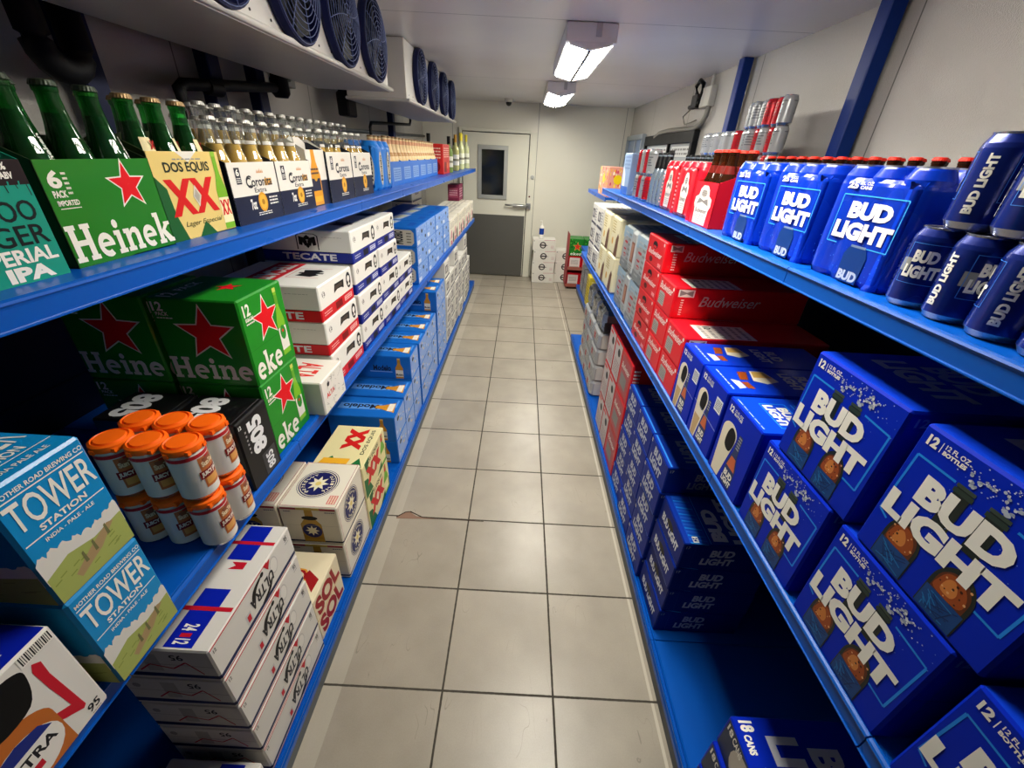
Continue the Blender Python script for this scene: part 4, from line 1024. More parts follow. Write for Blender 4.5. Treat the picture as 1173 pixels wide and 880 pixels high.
def c_tower():
    """sky-blue carton with white TOWER lettering over a prairie picture"""
    c = Carton(.30, .52, .50, M('#0f86c4', .42, 0, .2), bands=[(.075, M('#0f86c4', .42, 0, .2))])
    wh = M('#e8e6dc', .46); gr = M('#9da75a', .5); gr2 = M('#7f8c40', .5); sk = M('#0f86c4', .42, 0, .2)
    rnd = random.Random(6)
    for p in (c.F, c.L, c.R):
        p.rect(.02, .02, .98, .33, gr, 1)
        top = [(.015+.97*k/40, .36+.035*abs(math.sin(k*.62))+.018*abs(math.sin(k*1.7+1))+.03*math.sin(k*.16+.6)) for k in range(41)]
        p.poly([(.985, .2), (.985, top[-1][1])]+top[::-1]+[(.015, .2)], M('#d5d3cb', .5), 1)
        p.poly([(.02, .02), (.98, .02), (.98, .30), (.6, .27), (.3, .31), (.02, .25)], gr, 2)
        for k in range(14): x = rnd.uniform(.05, .9); y = rnd.uniform(.04, .24); p.line(x, y, x+.08, y+.01, .0018, gr2, 3)
    f = c.F
    f.text('MOTHER ROAD BREWING CO', .06, .905, .96, .94, wh, 3, .02); f.line(.05, .885, .95, .885, .0018, wh, 3)
    f.text('TOWER', .06, .645, .95, .86, wh, 3, .012); f.text('STATION', .24, .575, .76, .625, wh, 3, .03); f.line(.05, .55, .95, .55, .0018, wh, 3); f.text('INDIA - PALE - ALE', .22, .49, .78, .52, wh, 3, .02)
    f.line(.25, .10, .80, .26, .012, M('#8c7350', .5), 4) if False else f.poly([(.30, .08), (.62, .16), (.86, .28), (.78, .30), (.5, .22), (.26, .13)], M('#a38a62', .5), 4)
    for x, y in ((.42, .20), (.56, .22), (.75, .26)): f.poly([(x-.02, y-.05), (x+.02, y-.05), (x+.01, y+.05), (x-.015, y+.04)], M('#6b6a44', .5), 5)
    t = c.T
    t.text('TOWER', .06, .30, .94, .62, wh, 2, .0); t.text('STATION', .25, .19, .75, .27, wh, 2, .02); t.line(.05, .16, .95, .16, .0015, wh, 2); t.line(.05, .66, .95, .66, .0015, wh, 2); t.text('INDIA PALE ALE', .2, .07, .8, .11, wh, 2, .01)
    return c.done()

def c_805():
    c = Carton(.31, .40, .50, M('#0d0d0f', .36, 0, .35))
    wh = M('#e6e6e6', .45); f = c.F
    f.text('805', .28, .42, .72, .92, wh, 2, .05, 0, 90); f.fine(.18, .5, .22, .85, 6, M('#b0b0b0', .5), 2); f.poly([(.45, .04), (.9, .04), (.9, .36), (.45, .36)], M('#3a3a3d', .3, .3), 1); f.text('805', .55, .08, .8, .32, wh, 2, .03, 0, 90); f.text('12', .06, .90, .14, .95, wh, 2, .03)
    c.T.text('805', .10, .45, .92, .88, wh, 2, .05, 0, 180); c.T.line(.05, .08, .95, .08, .0015, M('#5a5a5c', .4), 1)
    c.L.text('805', .3, .3, .7, .8, M('#55555a', .5), 2, .03)
    return c.done()

def heine_word(p, s, x0, y0, w, h, mat, lay=2, rise=0.0):
    """bold slab-serif lettering drawn glyph by glyph"""
    adv = {'H': 1.05, 'e': .80, 'i': .48, 'n': .92, 'k': .92}
    tot = sum(adv[c] for c in s); ux = w/tot; cur = 0.0
    def q(pts, dx): p.poly([(x0+(dx+a)*ux, y0+b*h+rise*(dx+a)/tot) for a, b in pts], mat, lay)
    def R(dx, a0, b0, a1, b1): q([(a0, b0), (a1, b0), (a1, b1), (a0, b1)], dx)
    X_ = .68
    for ch in s:
        d = cur
        if ch == 'H':
            for a in (.04, .62):
                R(d, a+.06, 0, a+.29, 1); R(d, a-.02, 0, a+.37, .13); R(d, a-.02, .87, a+.37, 1)
            R(d, .3, .43, .7, .58)
        elif ch in 'ink':
            if ch == 'i':
                R(d, .12, 0, .34, X_); R(d, .04, 0, .42, .13); R(d, .04, X_-.13, .3, X_); q([(.23+.13*math.cos(k*.785), .87+.13*math.sin(k*.785)) for k in range(8)], d)
            elif ch == 'n':
                R(d, .10, 0, .32, X_); R(d, .02, 0, .40, .13); R(d, .02, X_-.13, .3, X_); R(d, .58, 0, .80, .5); R(d, .52, 0, .88, .13)
                q([(.30, .42), (.42, .54), (.55, .52), (.58, .42), (.80, .42), (.78, .58), (.68, .68), (.52, .70), (.38, .64), (.30, .56)], d)
            else:
                R(d, .10, 0, .32, 1); R(d, .02, 0, .40, .13); R(d, .02, .87, .3, 1); q([(.32, .32), (.58, .0), (.90, .0), (.90, .12), (.80, .14), (.52, .42), (.72, .56), (.84, .57), (.84, X_), (.5, X_), (.5, .58), (.32, .42)], d)
        elif ch == 'e':
            n = 22
            pts = [(math.radians(40+ (k/n)*320)) for k in range(n+1)]
            for a, b in zip(pts, pts[1:]):
                if math.degrees(a) > 335: continue
                a2, b2 = a-math.radians(40)+math.radians(0), b-math.radians(40)
                q([(.39+.18*math.cos(a2), .33+.17*math.sin(a2)), (.39+.36*math.cos(a2), .33+.35*math.sin(a2)), (.39+.36*math.cos(b2), .33+.35*math.sin(b2)), (.39+.18*math.cos(b2), .33+.17*math.sin(b2))], d)
            R(d, .16, .29, .74, .41)
        cur += adv[ch]

def c_hein12():
    """green twelve-bottle carton with red star"""
    c = Carton(.475, .52, .555, M('#1f8a20', .38, 0, .25))
    wh = M('#eeeadc', .45); f = c.F
    def star(p, cx, cy, r, dull=False):
        p.star(cx, cy, r*1.14, wh, 2); p.star(cx, cy, r, M('#e0141e', .42), 3)
    star(f, .50, .68, .245); f.text('12', .07, .80, .21, .93, wh, 2, .03); f.fine(.08, .70, .25, .77, 2, wh, 2); f.text('PACK', .08, .755, .25, .785, wh, 2, .03)
    f.line(.02, .42, .70, .42, .001, M('#176f18', .4), 1)
    bottle_shape(f, .80, .12, .95, .19, (M('#7fbf2a', .35, 0, .3), M('#e9e6da', .45), M('#c9d060', .4), M('#5fa02a', .4)), 3); f.ell(.80, .40, .07, .09, M('#2f8a30', .4), 5, 16); f.star(.80, .42, .03, RED, 6)
    heine_word(f, 'eken', .02, .04, .78, .30, wh, 7, .02) if False else None
    heine_word(f, 'eke', .04, .05, .62, .30, wh, 7, .0)
    for p in (c.L, c.R):
        star(p, .56, .62, .30); p.text('12', .04, .86, .16, .96, wh, 2, .03); p.text('PACK', .06, .81, .20, .85, wh, 2, .02); p.fine(.06, .77, .24, .80, 1, wh, 2)
        heine_word(p, 'Heine', .02, .08, .96, .26, wh, 2, 0)
    c.T.text('12', .05, .75, .2, .92, wh, 2, .03); c.T.text('PACK', .3, .78, .7, .9, wh, 2, .03); c.T.star(.55, .4, .15, RED, 2); c.T.line(.03, .5, .97, .5, .001, M('#176f18', .4), 1)
    return c.done()

# ------------------------------------------------------------------ bottles, cans, carriers, wraps
def bottle(kind):
    """glass bottle with cap, contents and label"""
    H = {'corona': .228, 'green': .248, 'bud': .229, 'modelo': .236, 'dosx': .246, 'alu': .225, 'voodoo': .248}[kind]
    r = .0305
    root = empty('beer_bottle')
    gl = {'corona': GLASS_CLEAR, 'green': GLASS_GREEN, 'dosx': GLASS_GREEN, 'voodoo': GLASS_GREEN, 'bud': GLASS_BROWN, 'modelo': M('#efd3a0', .35, 0, .3), 'alu': M('#a9bccb', .25, .7, .2)}[kind]
    prof = [(.024, 0), (r, .006), (r, H*.50), (r*.97, H*.55), (r*.84, H*.62), (r*.66, H*.70), (r*.54, H*.78), (r*.47, H*.85), (.0135, H*.92), (.0135, H-.016), (.0148, H-.015), (.0148, H-.009), (.0132, H-.008)]
    mb = MB(); mb.lathe(prof, 16, gl); mb.build('glass_body', root)
    if kind in ('corona', 'green', 'dosx', 'voodoo'):
        fill = .76 if kind == 'corona' else .83
        ip = [(.02, .004)]+[(a*.93, b) for a, b in prof[1:8] if b < H*fill]
        q0 = [p for p in prof if p[1] < H*fill][-1]; q1 = [p for p in prof if p[1] >= H*fill][0]; tt = (H*fill-q0[1])/(q1[1]-q0[1])
        ip.append(((q0[0]+(q1[0]-q0[0])*tt)*.93, H*fill))
        mb = MB(); mb.lathe(ip, 14, BEER_PALE if kind == 'corona' else BEER_DARK); mb.build('beer', root)
    capm = {'corona': M('#bdbcb4', .35, .5), 'green': M('#26331f', .4, .3), 'dosx': M('#9a7d52', .4, .4), 'voodoo': M('#26331f', .4, .3), 'bud': M('#d42a1c', .4, .2), 'modelo': M('#7a5a30', .4, .3), 'alu': M('#141416', .45)}[kind]
    mb = MB(); n = 42; v = []
    for rr, z in ((.0150, H-.0085), (.0158, H-.0075), (.0140, H-.001), (.0110, H), (.0001, H)):
        for k in range(n): v.append(((rr+(.0008 if (k % 2 and z < H-.005) else 0))*math.cos(2*math.pi*k/n), (rr+(.0008 if (k % 2 and z < H-.005) else 0))*math.sin(2*math.pi*k/n), z))
    for i in range(4): mb.add(v[i*n:(i+2)*n], [(k, (k+1) % n, n+(k+1) % n, n+k) for k in range(n)], capm, i > 1)
    mb.build('cap', root)
    def wrap(z0, z1, r0, r1, a0, a1, mat, name, marks=None):
        mb = MB(); N = 10; v = []
        for rr, z in ((r0, z0), (r1, z1)):
            for k in range(N+1):
                a = math.radians(a0+(a1-a0)*k/N); v.append(((rr+.0006)*math.cos(a), (rr+.0006)*math.sin(a), z))
        mb.add(v, [(k, k+1, N+2+k, N+1+k) for k in range(N)], mat, True)
        if marks: marks(mb)
        mb.build(name, root)
    def on_cyl(mb, txt, z0, z1, rr, a0, a1, mat, rot=0, bold=.03):
        v, f = text2d(txt, bold); q = []
        for a, b in v:
            if rot == 90: a, b = 1-b, a
            an = math.radians(a0+(a1-a0)*a); q.append(((rr+.0012)*math.cos(an), (rr+.0012)*math.sin(an), z0+(z1-z0)*b))
        mb.add(q, f, mat)
    if kind == 'corona':
        wrap(H*.765, H*.80, r*.58, r*.53, -150, -20, M('#d9d6cc', .45), 'neck_label'); wrap(H*.12, H*.46, r, r, 0, 360, M('#e6e2d2', .45), 'body_label')
    elif kind == 'green':
        wrap(H*.18, H*.42, r, r, 0, 360, M('#d8dccb', .45), 'body_label')
        mb = MB(); on_cyl(mb, 'Heineken', H*.50, H*.72, r*.80, -62, -40, M('#cfd6c8', .45), 90); mb.v = [(q[0]*(1.26-.45*max(0, (q[2]-H*.5)/(H*.22))), q[1]*(1.26-.45*max(0, (q[2]-H*.5)/(H*.22))), q[2]) for q in mb.v]; mb.build('neck_print', root)
    elif kind == 'dosx':
        wrap(H*.63, H*.73, r*.84, r*.64, -150, -30, M('#e6d9a4', .45), 'neck_label', lambda mb: on_cyl(mb, 'XX', H*.65, H*.71, r*.79, -118, -62, M('#b5201c', .45), 0, .05)); wrap(H*.18, H*.42, r, r, 0, 360, M('#d9c878', .45), 'body_label')
    elif kind == 'bud':
        wrap(H*.70, H*.80, r*.67, r*.53, 0, 360, M('#5e1510', .4), 'neck_label'); wrap(H*.14, H*.44, r, r, 0, 360, M('#c02a22', .42), 'body_label')
    elif kind == 'modelo':
        wrap(H*.60, H*.68, r*.90, r*.72, 0, 360, M('#b98a52', .4), 'neck_label'); wrap(H*.12, H*.40, r, r, 0, 360, M('#1d3f86', .42), 'body_label')
        wrap(H*.85, H*.93, r*.49, .0138, 0, 360, M('#d8a07a', .4), 'foil')
    elif kind == 'alu':
        wrap(H*.70, H*.935, r*.68, .0140, 0, 360, M('#121214', .45), 'neck_band')
    return root

def can(kind):
    """aluminium can with print, domed base and rim"""
    cols = {'bl': ('#08237c', '#b9bcc2'), 'juicy': ('#d9d6cf', '#c9cacb'), 'silver': ('#aeb0b2', '#c9cacb'), 'redcan': ('#c21c2a', '#c9cacb')}[kind]
    h, r = .121, .0331
    root = empty('beer_can')
    paint = M(cols[0], .26, .35, .3) if kind != 'juicy' else M(cols[0], .4, 0, .2)
    al = M(cols[1], .25, .9)
    mb = MB(); mb.lathe([(.022, .003), (.025, 0), (.028, .002), (r, .011), (r, h-.019), (.0318, h-.013), (.0272, h-.003)], 28, [al, al, al, paint, paint, paint]); body = mb
    mb = MB(); mb.lathe([(.0272, h-.003), (.0280, h-.0005), (.0270, h), (.0255, h-.001), (.0245, h-.005), (.0001, h-.0052)], 28, al, caps=False)
    mb.add([(.003*math.cos(k)+.006, .006*math.sin(k), h-.004) for k in (0, 1.57, 3.14, 4.71)], [(0, 1, 2, 3)], STEEL); mb.build('lid', root)
    mb = body
    def on(txt, z0, z1, a0, a1, mat, rot=0, bold=.055, lay=1):
        v, f = text2d(txt, bold); q = []
        for a, b in v:
            if rot == 90: a, b = 1-b, a
            an = math.radians(a0+(a1-a0)*a); q.append(((r+.0003*lay)*math.cos(an), (r+.0003*lay)*math.sin(an), z0+(z1-z0)*b))
        mb.add(q, f, mat)
    def patch(z0, z1, a0, a1, mat, lay=1, n=8):
        v = []
        for z in (z0, z1):
            for k in range(n+1):
                a = math.radians(a0+(a1-a0)*k/n); v.append(((r+.0003*lay)*math.cos(a), (r+.0003*lay)*math.sin(a), z))
        mb.add(v, [(k, k+1, n+2+k, n+1+k) for k in range(n)], mat)
    if kind == 'bl':
        for a in (-90, 90):
            on('BUD', .070, .088, a-30, a+24, WHITE, lay=3); on('LIGHT', .047, .066, a-40, a+36, WHITE, lay=3)
            for z0, z1, b0, b1 in ((.097, .0978, -48, 48), (.038, .0388, -48, 48), (.038, .0978, -48, -46.5), (.038, .0978, 46.5, 48)): patch(z0, z1, a+b0, a+b1, M('#3b7fd8', .4), 2)
        on('BUD LIGHT', .022, .096, 0-10, 10, WHITE, 90, .055, 4); on('BUD LIGHT', .022, .096, 170, 190, WHITE, 90, .055, 4); patch(.055, .075, 215, 240, GREY, 2)
    elif kind == 'juicy':
        for a in (-90, 90):
            patch(.028, .098, a-34, a+34, M('#b96a3a', .42), 1); patch(.075, .094, a-22, a+22, M('#8a5138', .42), 2); patch(.034, .050, a-28, a+20, M('#d59a52', .42), 2); patch(.050, .068, a-42, a+44, M('#7d1c1e', .42), 3); on('JUICY JACK', .053, .065, a-38, a+40, M('#e6dccd', .45), lay=4); on('SunTan', .076, .088, a-28, a+26, M('#e2c9a4', .45), lay=4); patch(.094, .099, a-10, a+10, M('#b3262a', .42), 4)
        for k in range(5): patch(.03+k*.006, .033+k*.006, -10, 14, M('#8d8a86', .5), 2)
        patch(.0, .0+.001, 0, 1, al)
        patch(.10, .108, 0, 360, M('#b4242a', .42), 1, 28)
    else:
        dk = M('#5a5c60' if kind == 'silver' else '#7c0f1a', .42)
        for a in (-90, 90): [patch(.045+.012*k, .050+.012*k, a-40+7*(k % 2), a+38-9*(k % 3), dk, 1) for k in range(4)]; patch(.095, .099, a-70, a+70, dk, 1)
        patch(.112, .118, 0, 360, M('#b4242a', .42), 1, 28) if False else None
    mb.build('body', root)
    return root

def six_clip():
    """orange moulded plastic six-pack holder: six linked caps"""
    root = empty('can_holder'); p = .17*S
    mb = MB()
    for i in (-1, 0, 1):
        for j in (-.5, .5):
            mb.lathe([(.0338, -.006), (.0345, .0), (.0335, .006), (.029, .009), (.027, .0065), (.0255, .0065), (.0235, .010), (.0001, .0105)], 28, ORANGE, i*p, j*p, 0, caps=False)
            for k in range(6):
                a = 2*math.pi*(k+.3)/6; mb.box(i*p+.033*math.cos(a)-.004, i*p+.033*math.cos(a)+.004, j*p+.033*math.sin(a)-.004, j*p+.033*math.sin(a)+.004, -.007, .002, ORANGE)
    mb.build('caps', root)
    mb = MB()
    for i in (-.5, .5):
        for j in (-.5, .5): mb.box(i*p-.012, i*p+.012, j*p-.005, j*p+.005, .001, .004, ORANGE)
    for i in (-1, 0, 1): mb.box(i*p-.005, i*p+.005, -.012, .012, .001, .004, ORANGE)
    mb.build('links', root)
    return root

def carrier(W, D, H, mat, art, handle=.62, sidemat=None, n=3):
    """open six-bottle carrier: front and back panels, sloping sides, dividers and a handle"""
    root = empty('bottle_carrier'); w, d, h = W*S, D*S, H*S; t = .0016
    sm = sidemat or mat
    mb = MB(); mb.box(-w/2, w/2, -d/2, -d/2+t, 0, h, mat); art(Print(mb, (-w/2, -d/2, 0), (1, 0, 0), (0, 0, 1), w, h)); mb.build('front_panel', root)
    mb = MB(); mb.box(-w/2, w/2, d/2-t, d/2, 0, h, mat); mb.build('back_panel', root)
    mb = MB(); mb.box(-w/2, w/2, -d/2, d/2, 0, t, sm)
    for sx in (-w/2, w/2-t): mb.prism([(-d/2, 0), (d/2, 0), (d/2, h), (.012, h*1.16), (-.012, h*1.16), (-d/2, h)], 'x', sx, sx+t, sm)
    mb.fixn = True; mb.build('side_gussets', root)
    mb = MB()
    hh = handle*S
    mb.prism([(-w/2+t, t), (w/2-t, t), (w/2-t, h*1.1), (w*.22, min(hh, h*1.2)), (-w*.22, min(hh, h*1.2)), (-w/2+t, h*1.1)], 'y', -.001, .001, sm)
    for k in range(1, n): mb.box(-w/2+w*k/n-.0005, -w/2+w*k/n+.0005, -d/2+t, d/2-t, t, h*.6, sm)
    mb.fixn = True; mb.build('handle', root)
    return root

def wrap_pack(W, D, H, nx, ny, mat, art, lidmat, name='wrapped_can_pack', side=None):
    """cans held in a tight printed wrap: scalloped sides and shoulders"""
    root = empty(name); w, d, h = W*S, D*S, H*S; rx, ry = w/nx/2, d/ny/2
    def outline(inset, dent):
        pts = []
        def edge(n, L, R, f):
            for i in range(n*8):
                s_ = i/(n*8); ph = (s_*n) % 1; dd = dent*(abs(2*ph-1)**3)
                if (s_*n < .5) or (s_*n > n-.5):
                    q = (.5-s_*n) if s_*n < .5 else (s_*n-(n-.5)); dd = R*(1-math.sqrt(max(0, 1-(2*q)**2)))*.75
                pts.append(f(s_*L, dd+inset))
        edge(nx, w, rx, lambda s_, o: (-w/2+s_, -d/2+o)); edge(ny, d, ry, lambda s_, o: (w/2-o, -d/2+s_)); edge(nx, w, rx, lambda s_, o: (w/2-s_, d/2-o)); edge(ny, d, ry, lambda s_, o: (-w/2+o, d/2-s_))
        return pts
    mb = MB(); rings = []
    sh = h*.86
    for z, ins, dent in ((0, .008, .008), (.012, .001, .005), (h*.3, 0, .003), (sh*.97, 0, .003), (sh, .001, .006), (sh+.006, .004, .010)): rings.append([(x, y, z) for x, y in outline(ins, dent)])
    n = len(rings[0])
    for a, b in zip(rings, rings[1:]): mb.add(a+b, [(k, (k+1) % n, n+(k+1) % n, n+k) for k in range(n)], mat, True)
    mb.add(rings[-1], [tuple(range(n))], mat); mb.add(rings[0], [tuple(range(n))[::-1]], mat)
    r = min(rx, ry)
    for i in range(nx):
        for j in range(ny):
            cx, cy = -w/2+rx*(2*i+1), -d/2+ry*(2*j+1)
            mb.lathe([(r*.99, sh-.002), (r*.97, sh+(h-sh)*.30), (r*.80, h-.006), (r*.74, h-.003)], 20, mat, cx, cy, 0, caps=False)
    pr = Print(mb, (-w/2, -d/2-.0002, 0), (1, 0, 0), (0, 0, 1), w, h); art(pr)
    if side: side(Print(mb, (-w/2-.0002, d/2, 0), (0, -1, 0), (0, 0, 1), d, h))
    mb.build('wrap', root)
    mb = MB()
    for i in range(nx):
        for j in range(ny):
            cx, cy = -w/2+rx*(2*i+1), -d/2+ry*(2*j+1); mb.lathe([(r*.72, h-.004), (r*.73, h), (r*.68, h-.001), (r*.66, h-.004), (.0001, h-.0042)], 20, lidmat, cx, cy, 0, caps=False)
    mb.build('can_lids', root)
    return root

# ------------------------------------------------------------------ left run, base deck
def left_base():
    p = c_ultra24(); stack(p, 'L', -.24, -1.10, ZB, 5, 'flat white can case with blue band and red line, left base stack', 'white can cases low on the left')
    put(p, 'L', -1.18, -1.08, ZB, 'flat white can case lying alone on left base deck, nearest the camera', 'carton', 'white can cases low on the left')
    p = c_sol(); put(p, 'L', .49, -1.13, ZB, 'cream carton with red swirl and red lettering beside white can cases', 'carton')
    p = c_estrella(); stack(p, 'L', 1.20, -1.11, ZB, 2, 'white carton with round navy star emblem beside the cream and green carton', 'star emblem cartons on left base deck', .004)
    stack(p, 'L', 1.20, -1.69, ZB, 2, 'white carton with round navy star emblem, deeper on the deck', 'star emblem cartons on left base deck', .004)
    p = c_dosx(); stack(p, 'L', 1.90, -1.10, ZB, 2, 'cream and green carton with red crosses on left base deck', 'cream and green cartons with red crosses', .006)
    p = c_modbot()
    for k, (y, n) in enumerate(((2.98, 2), (3.52, 2), (4.06, 3), (4.58, 3), (5.10, 3), (5.62, 3), (6.16, 4), (6.68, 4))):
        stack(p, 'L', y, -1.09-.01*(k % 3), ZB, n, f'bright blue bottle carton on left base deck, {["nearest", "second", "third", "fourth", "fifth", "sixth", "seventh", "farthest"][k]} blue column', 'bright blue bottle cartons on left base deck', .004)
    p = c_whitecase()
    for k, (y, n) in enumerate(((7.38, 5), (8.02, 4), (8.66, 5), (9.30, 4), (9.94, 4), (10.58, 5), (11.2, 3))):
        stack(p, 'L', y, -1.09, ZB, n, f'white case with dark print on left base deck, {["nearest", "second", "third", "fourth", "fifth", "sixth", "farthest"][k]} white column', 'white cases far along left base deck', .02)
left_base()

# ------------------------------------------------------------------ left run, middle shelf
def left_mid():
    p = c_ultra12(); put(p, 'L', -1.47, -1.02, ZM, 'white bottle carton with blue top, red ribbon and amber bottle, nearest on left', 'carton')
    p = c_tower(); stack(p, 'L', -.925, -1.00, ZM, 2, 'sky blue carton with tall white lettering and prairie picture', 'sky blue prairie cartons', .002)
    p = c_805(); put(p, 'L', .14, -1.075, ZM, 'black carton with white numerals facing the aisle', 'carton'); put(p, 'L', .14, -1.49, ZM, 'black carton with white numerals, deeper behind the orange lidded cans', 'carton')
    # orange-lidded cans in two tiers of six
    c = can('juicy'); h = can_h = .121
    col = ['aisle side', 'middle', 'wall side']
    for tier in (0, 1):
        for j, (y, near) in enumerate(((-.355, 'front'), (-.185, 'rear'))):
            for i, x in enumerate((-1.075, -1.245, -1.415)):
                o = inst(c); o.location = T(x, y, ZM); o.location.z += tier*(can_h+.012); o.rotation_euler = (0, 0, math.radians(90+(-25 if i else 8)+9*j))
                tag(o, f'white can with brown label, {["lower", "upper"][tier]} tier, {near} row, {col[i]}', 'can', 'orange lidded cans')
    hd = six_clip()
    for tier in (0, 1):
        o = inst(hd); o.location = T(-1.245, -.27, ZM); o.location.z += can_h+tier*(can_h+.012)-.0005; o.rotation_euler = (0, 0, math.radians(90)) if False else (0, 0, 0)
        tag(o, f'orange plastic six-can holder clipped over the {["lower", "upper"][tier]} tier of cans', 'can holder', 'orange can holders')
    p = c_hein12(); stack(p, 'L', .57, -1.11, ZM, 2, 'green bottle carton with red star facing the aisle', 'green star cartons on left middle shelf', .003); stack(p, 'L', .57, -1.66, ZM, 2, 'green bottle carton with red star in the dark behind', 'green star cartons on left middle shelf', .003)
    p = c_alta(); put(p, 'L', 1.06, -1.0, ZM, 'small white carton with red lettering and fine line drawing beside green cartons', 'carton')
    p = tecate('#cf1822', 'r'); stack(p, 'L', 1.68, -1.11, ZM, 3, 'white carton with red band and black eagle emblem', 'red banded eagle cartons', .01)
    p = tecate('#1b2a8c', 'b')
    for k, (y, n) in enumerate(((2.45, 4), (3.18, 4), (3.90, 2), (4.62-.0, 1))):
        if k == 3: y = 4.35; continue
        stack(p, 'L', y, -1.10, ZM, n, f'white carton with blue band and black eagle emblem, {["near", "middle", "far"][k]} column', 'blue banded eagle cartons', .012)
    p = c_modcan()
    for k in range(4): stack(p, 'L', 4.68+.4+.775*k-.02, -1.11, ZM, 3, f'bright blue flat can case on left middle shelf, {["nearest", "second", "third", "farthest"][k]} column', 'bright blue can cases on left middle shelf', .004)
    p = c_farwhite()
    for k in range(7): put(p, 'L', 8.1+.68*k, -1.09-.015*(k % 2), ZM, f'white carton with pink and gold print near the door, {["nearest", "second", "third", "fourth", "fifth", "sixth", "farthest"][k]} of the row', 'carton', 'white cartons at the far end of left middle shelf')
    p = Carton(1.0, .5, .28, M('#d6d3c8', .48)); p.F.text('Pacifico', .3, .35, .7, .65, M('#22305c', .45), 2, .03); p.F.rect(.02, .86, .98, .97, M('#22305c', .45), 1); p.L.text('Pacifico', .2, .35, .8, .65, M('#22305c', .45), 2, .03); p.L.rect(.02, .86, .98, .97, M('#22305c', .45), 1)
    p = p.done(); stack(p, 'L', 9.1, -2.1, ZM, 4, 'white carton with navy stripe stacked against the left wall behind blue cases', 'white navy striped cartons by left wall', .004)
    p = Carton(.8, .35, .45, M('#7a2a48', .48)); p.L.rect(.1, .2, .9, .8, M('#a04a66', .45), 1); p.L.fine(.15, .3, .85, .7, 3, M('#d9a9b8', .45), 2); p.F.fine(.1, .2, .9, .8, 4, M('#d9a9b8', .45), 1)
    put(p.done(), 'L', 12.3, -1.45, ZM+.57, 'purple and pink carton on top of white cartons near the door', 'carton')
def c_farwhite():
    c = Carton(.62, .8, .56, M('#e3ddcc', .48))
    c.F.poly([(.1, .25), (.5, .3), (.45, .6), (.2, .55)], M('#c98a8e', .45), 1); c.F.fine(.1, .65, .9, .9, 4, M('#9a948a', .5), 1); c.F.poly([(.62, .05), (.9, .05), (.9, .5), (.62, .4)], M('#3a352c', .5), 1); c.F.rect(.1, .04, .5, .2, M('#c7707c', .45), 1)
    c.L.fine(.1, .2, .9, .8, 6, M('#9a948a', .5), 1); c.L.rect(.3, .3, .7, .5, GOLD, 2); c.T.fine(.1, .2, .9, .8, 4, M('#b9b3a8', .5), 1)
    return c.done()
left_mid()

# ------------------------------------------------------------------ left run, upper shelf
def fill_carrier(b, side, yc, xf, pitch, z, label, group, n=3, rows=2, twist=0, sc=1):
    for j in range(rows):
        for i in range(n):
            o = inst(b); sg = -1 if side == 'L' else 1
            o.location = ((xf+sg*(.085+pitch*.98*j+.008))*S, (yc+(i-(n-1)/2)*pitch)*S, z*S+.0022)
            o.scale = (1, 1, sc); o.rotation_euler = (0, 0, math.radians((90 if side == 'L' else -90)+random.uniform(-35, 35)+twist)); tag(o, label+(', front row ' if j == 0 else ', rear row ')+(['near one', 'middle one', 'far one'][i]), 'bottle', group)

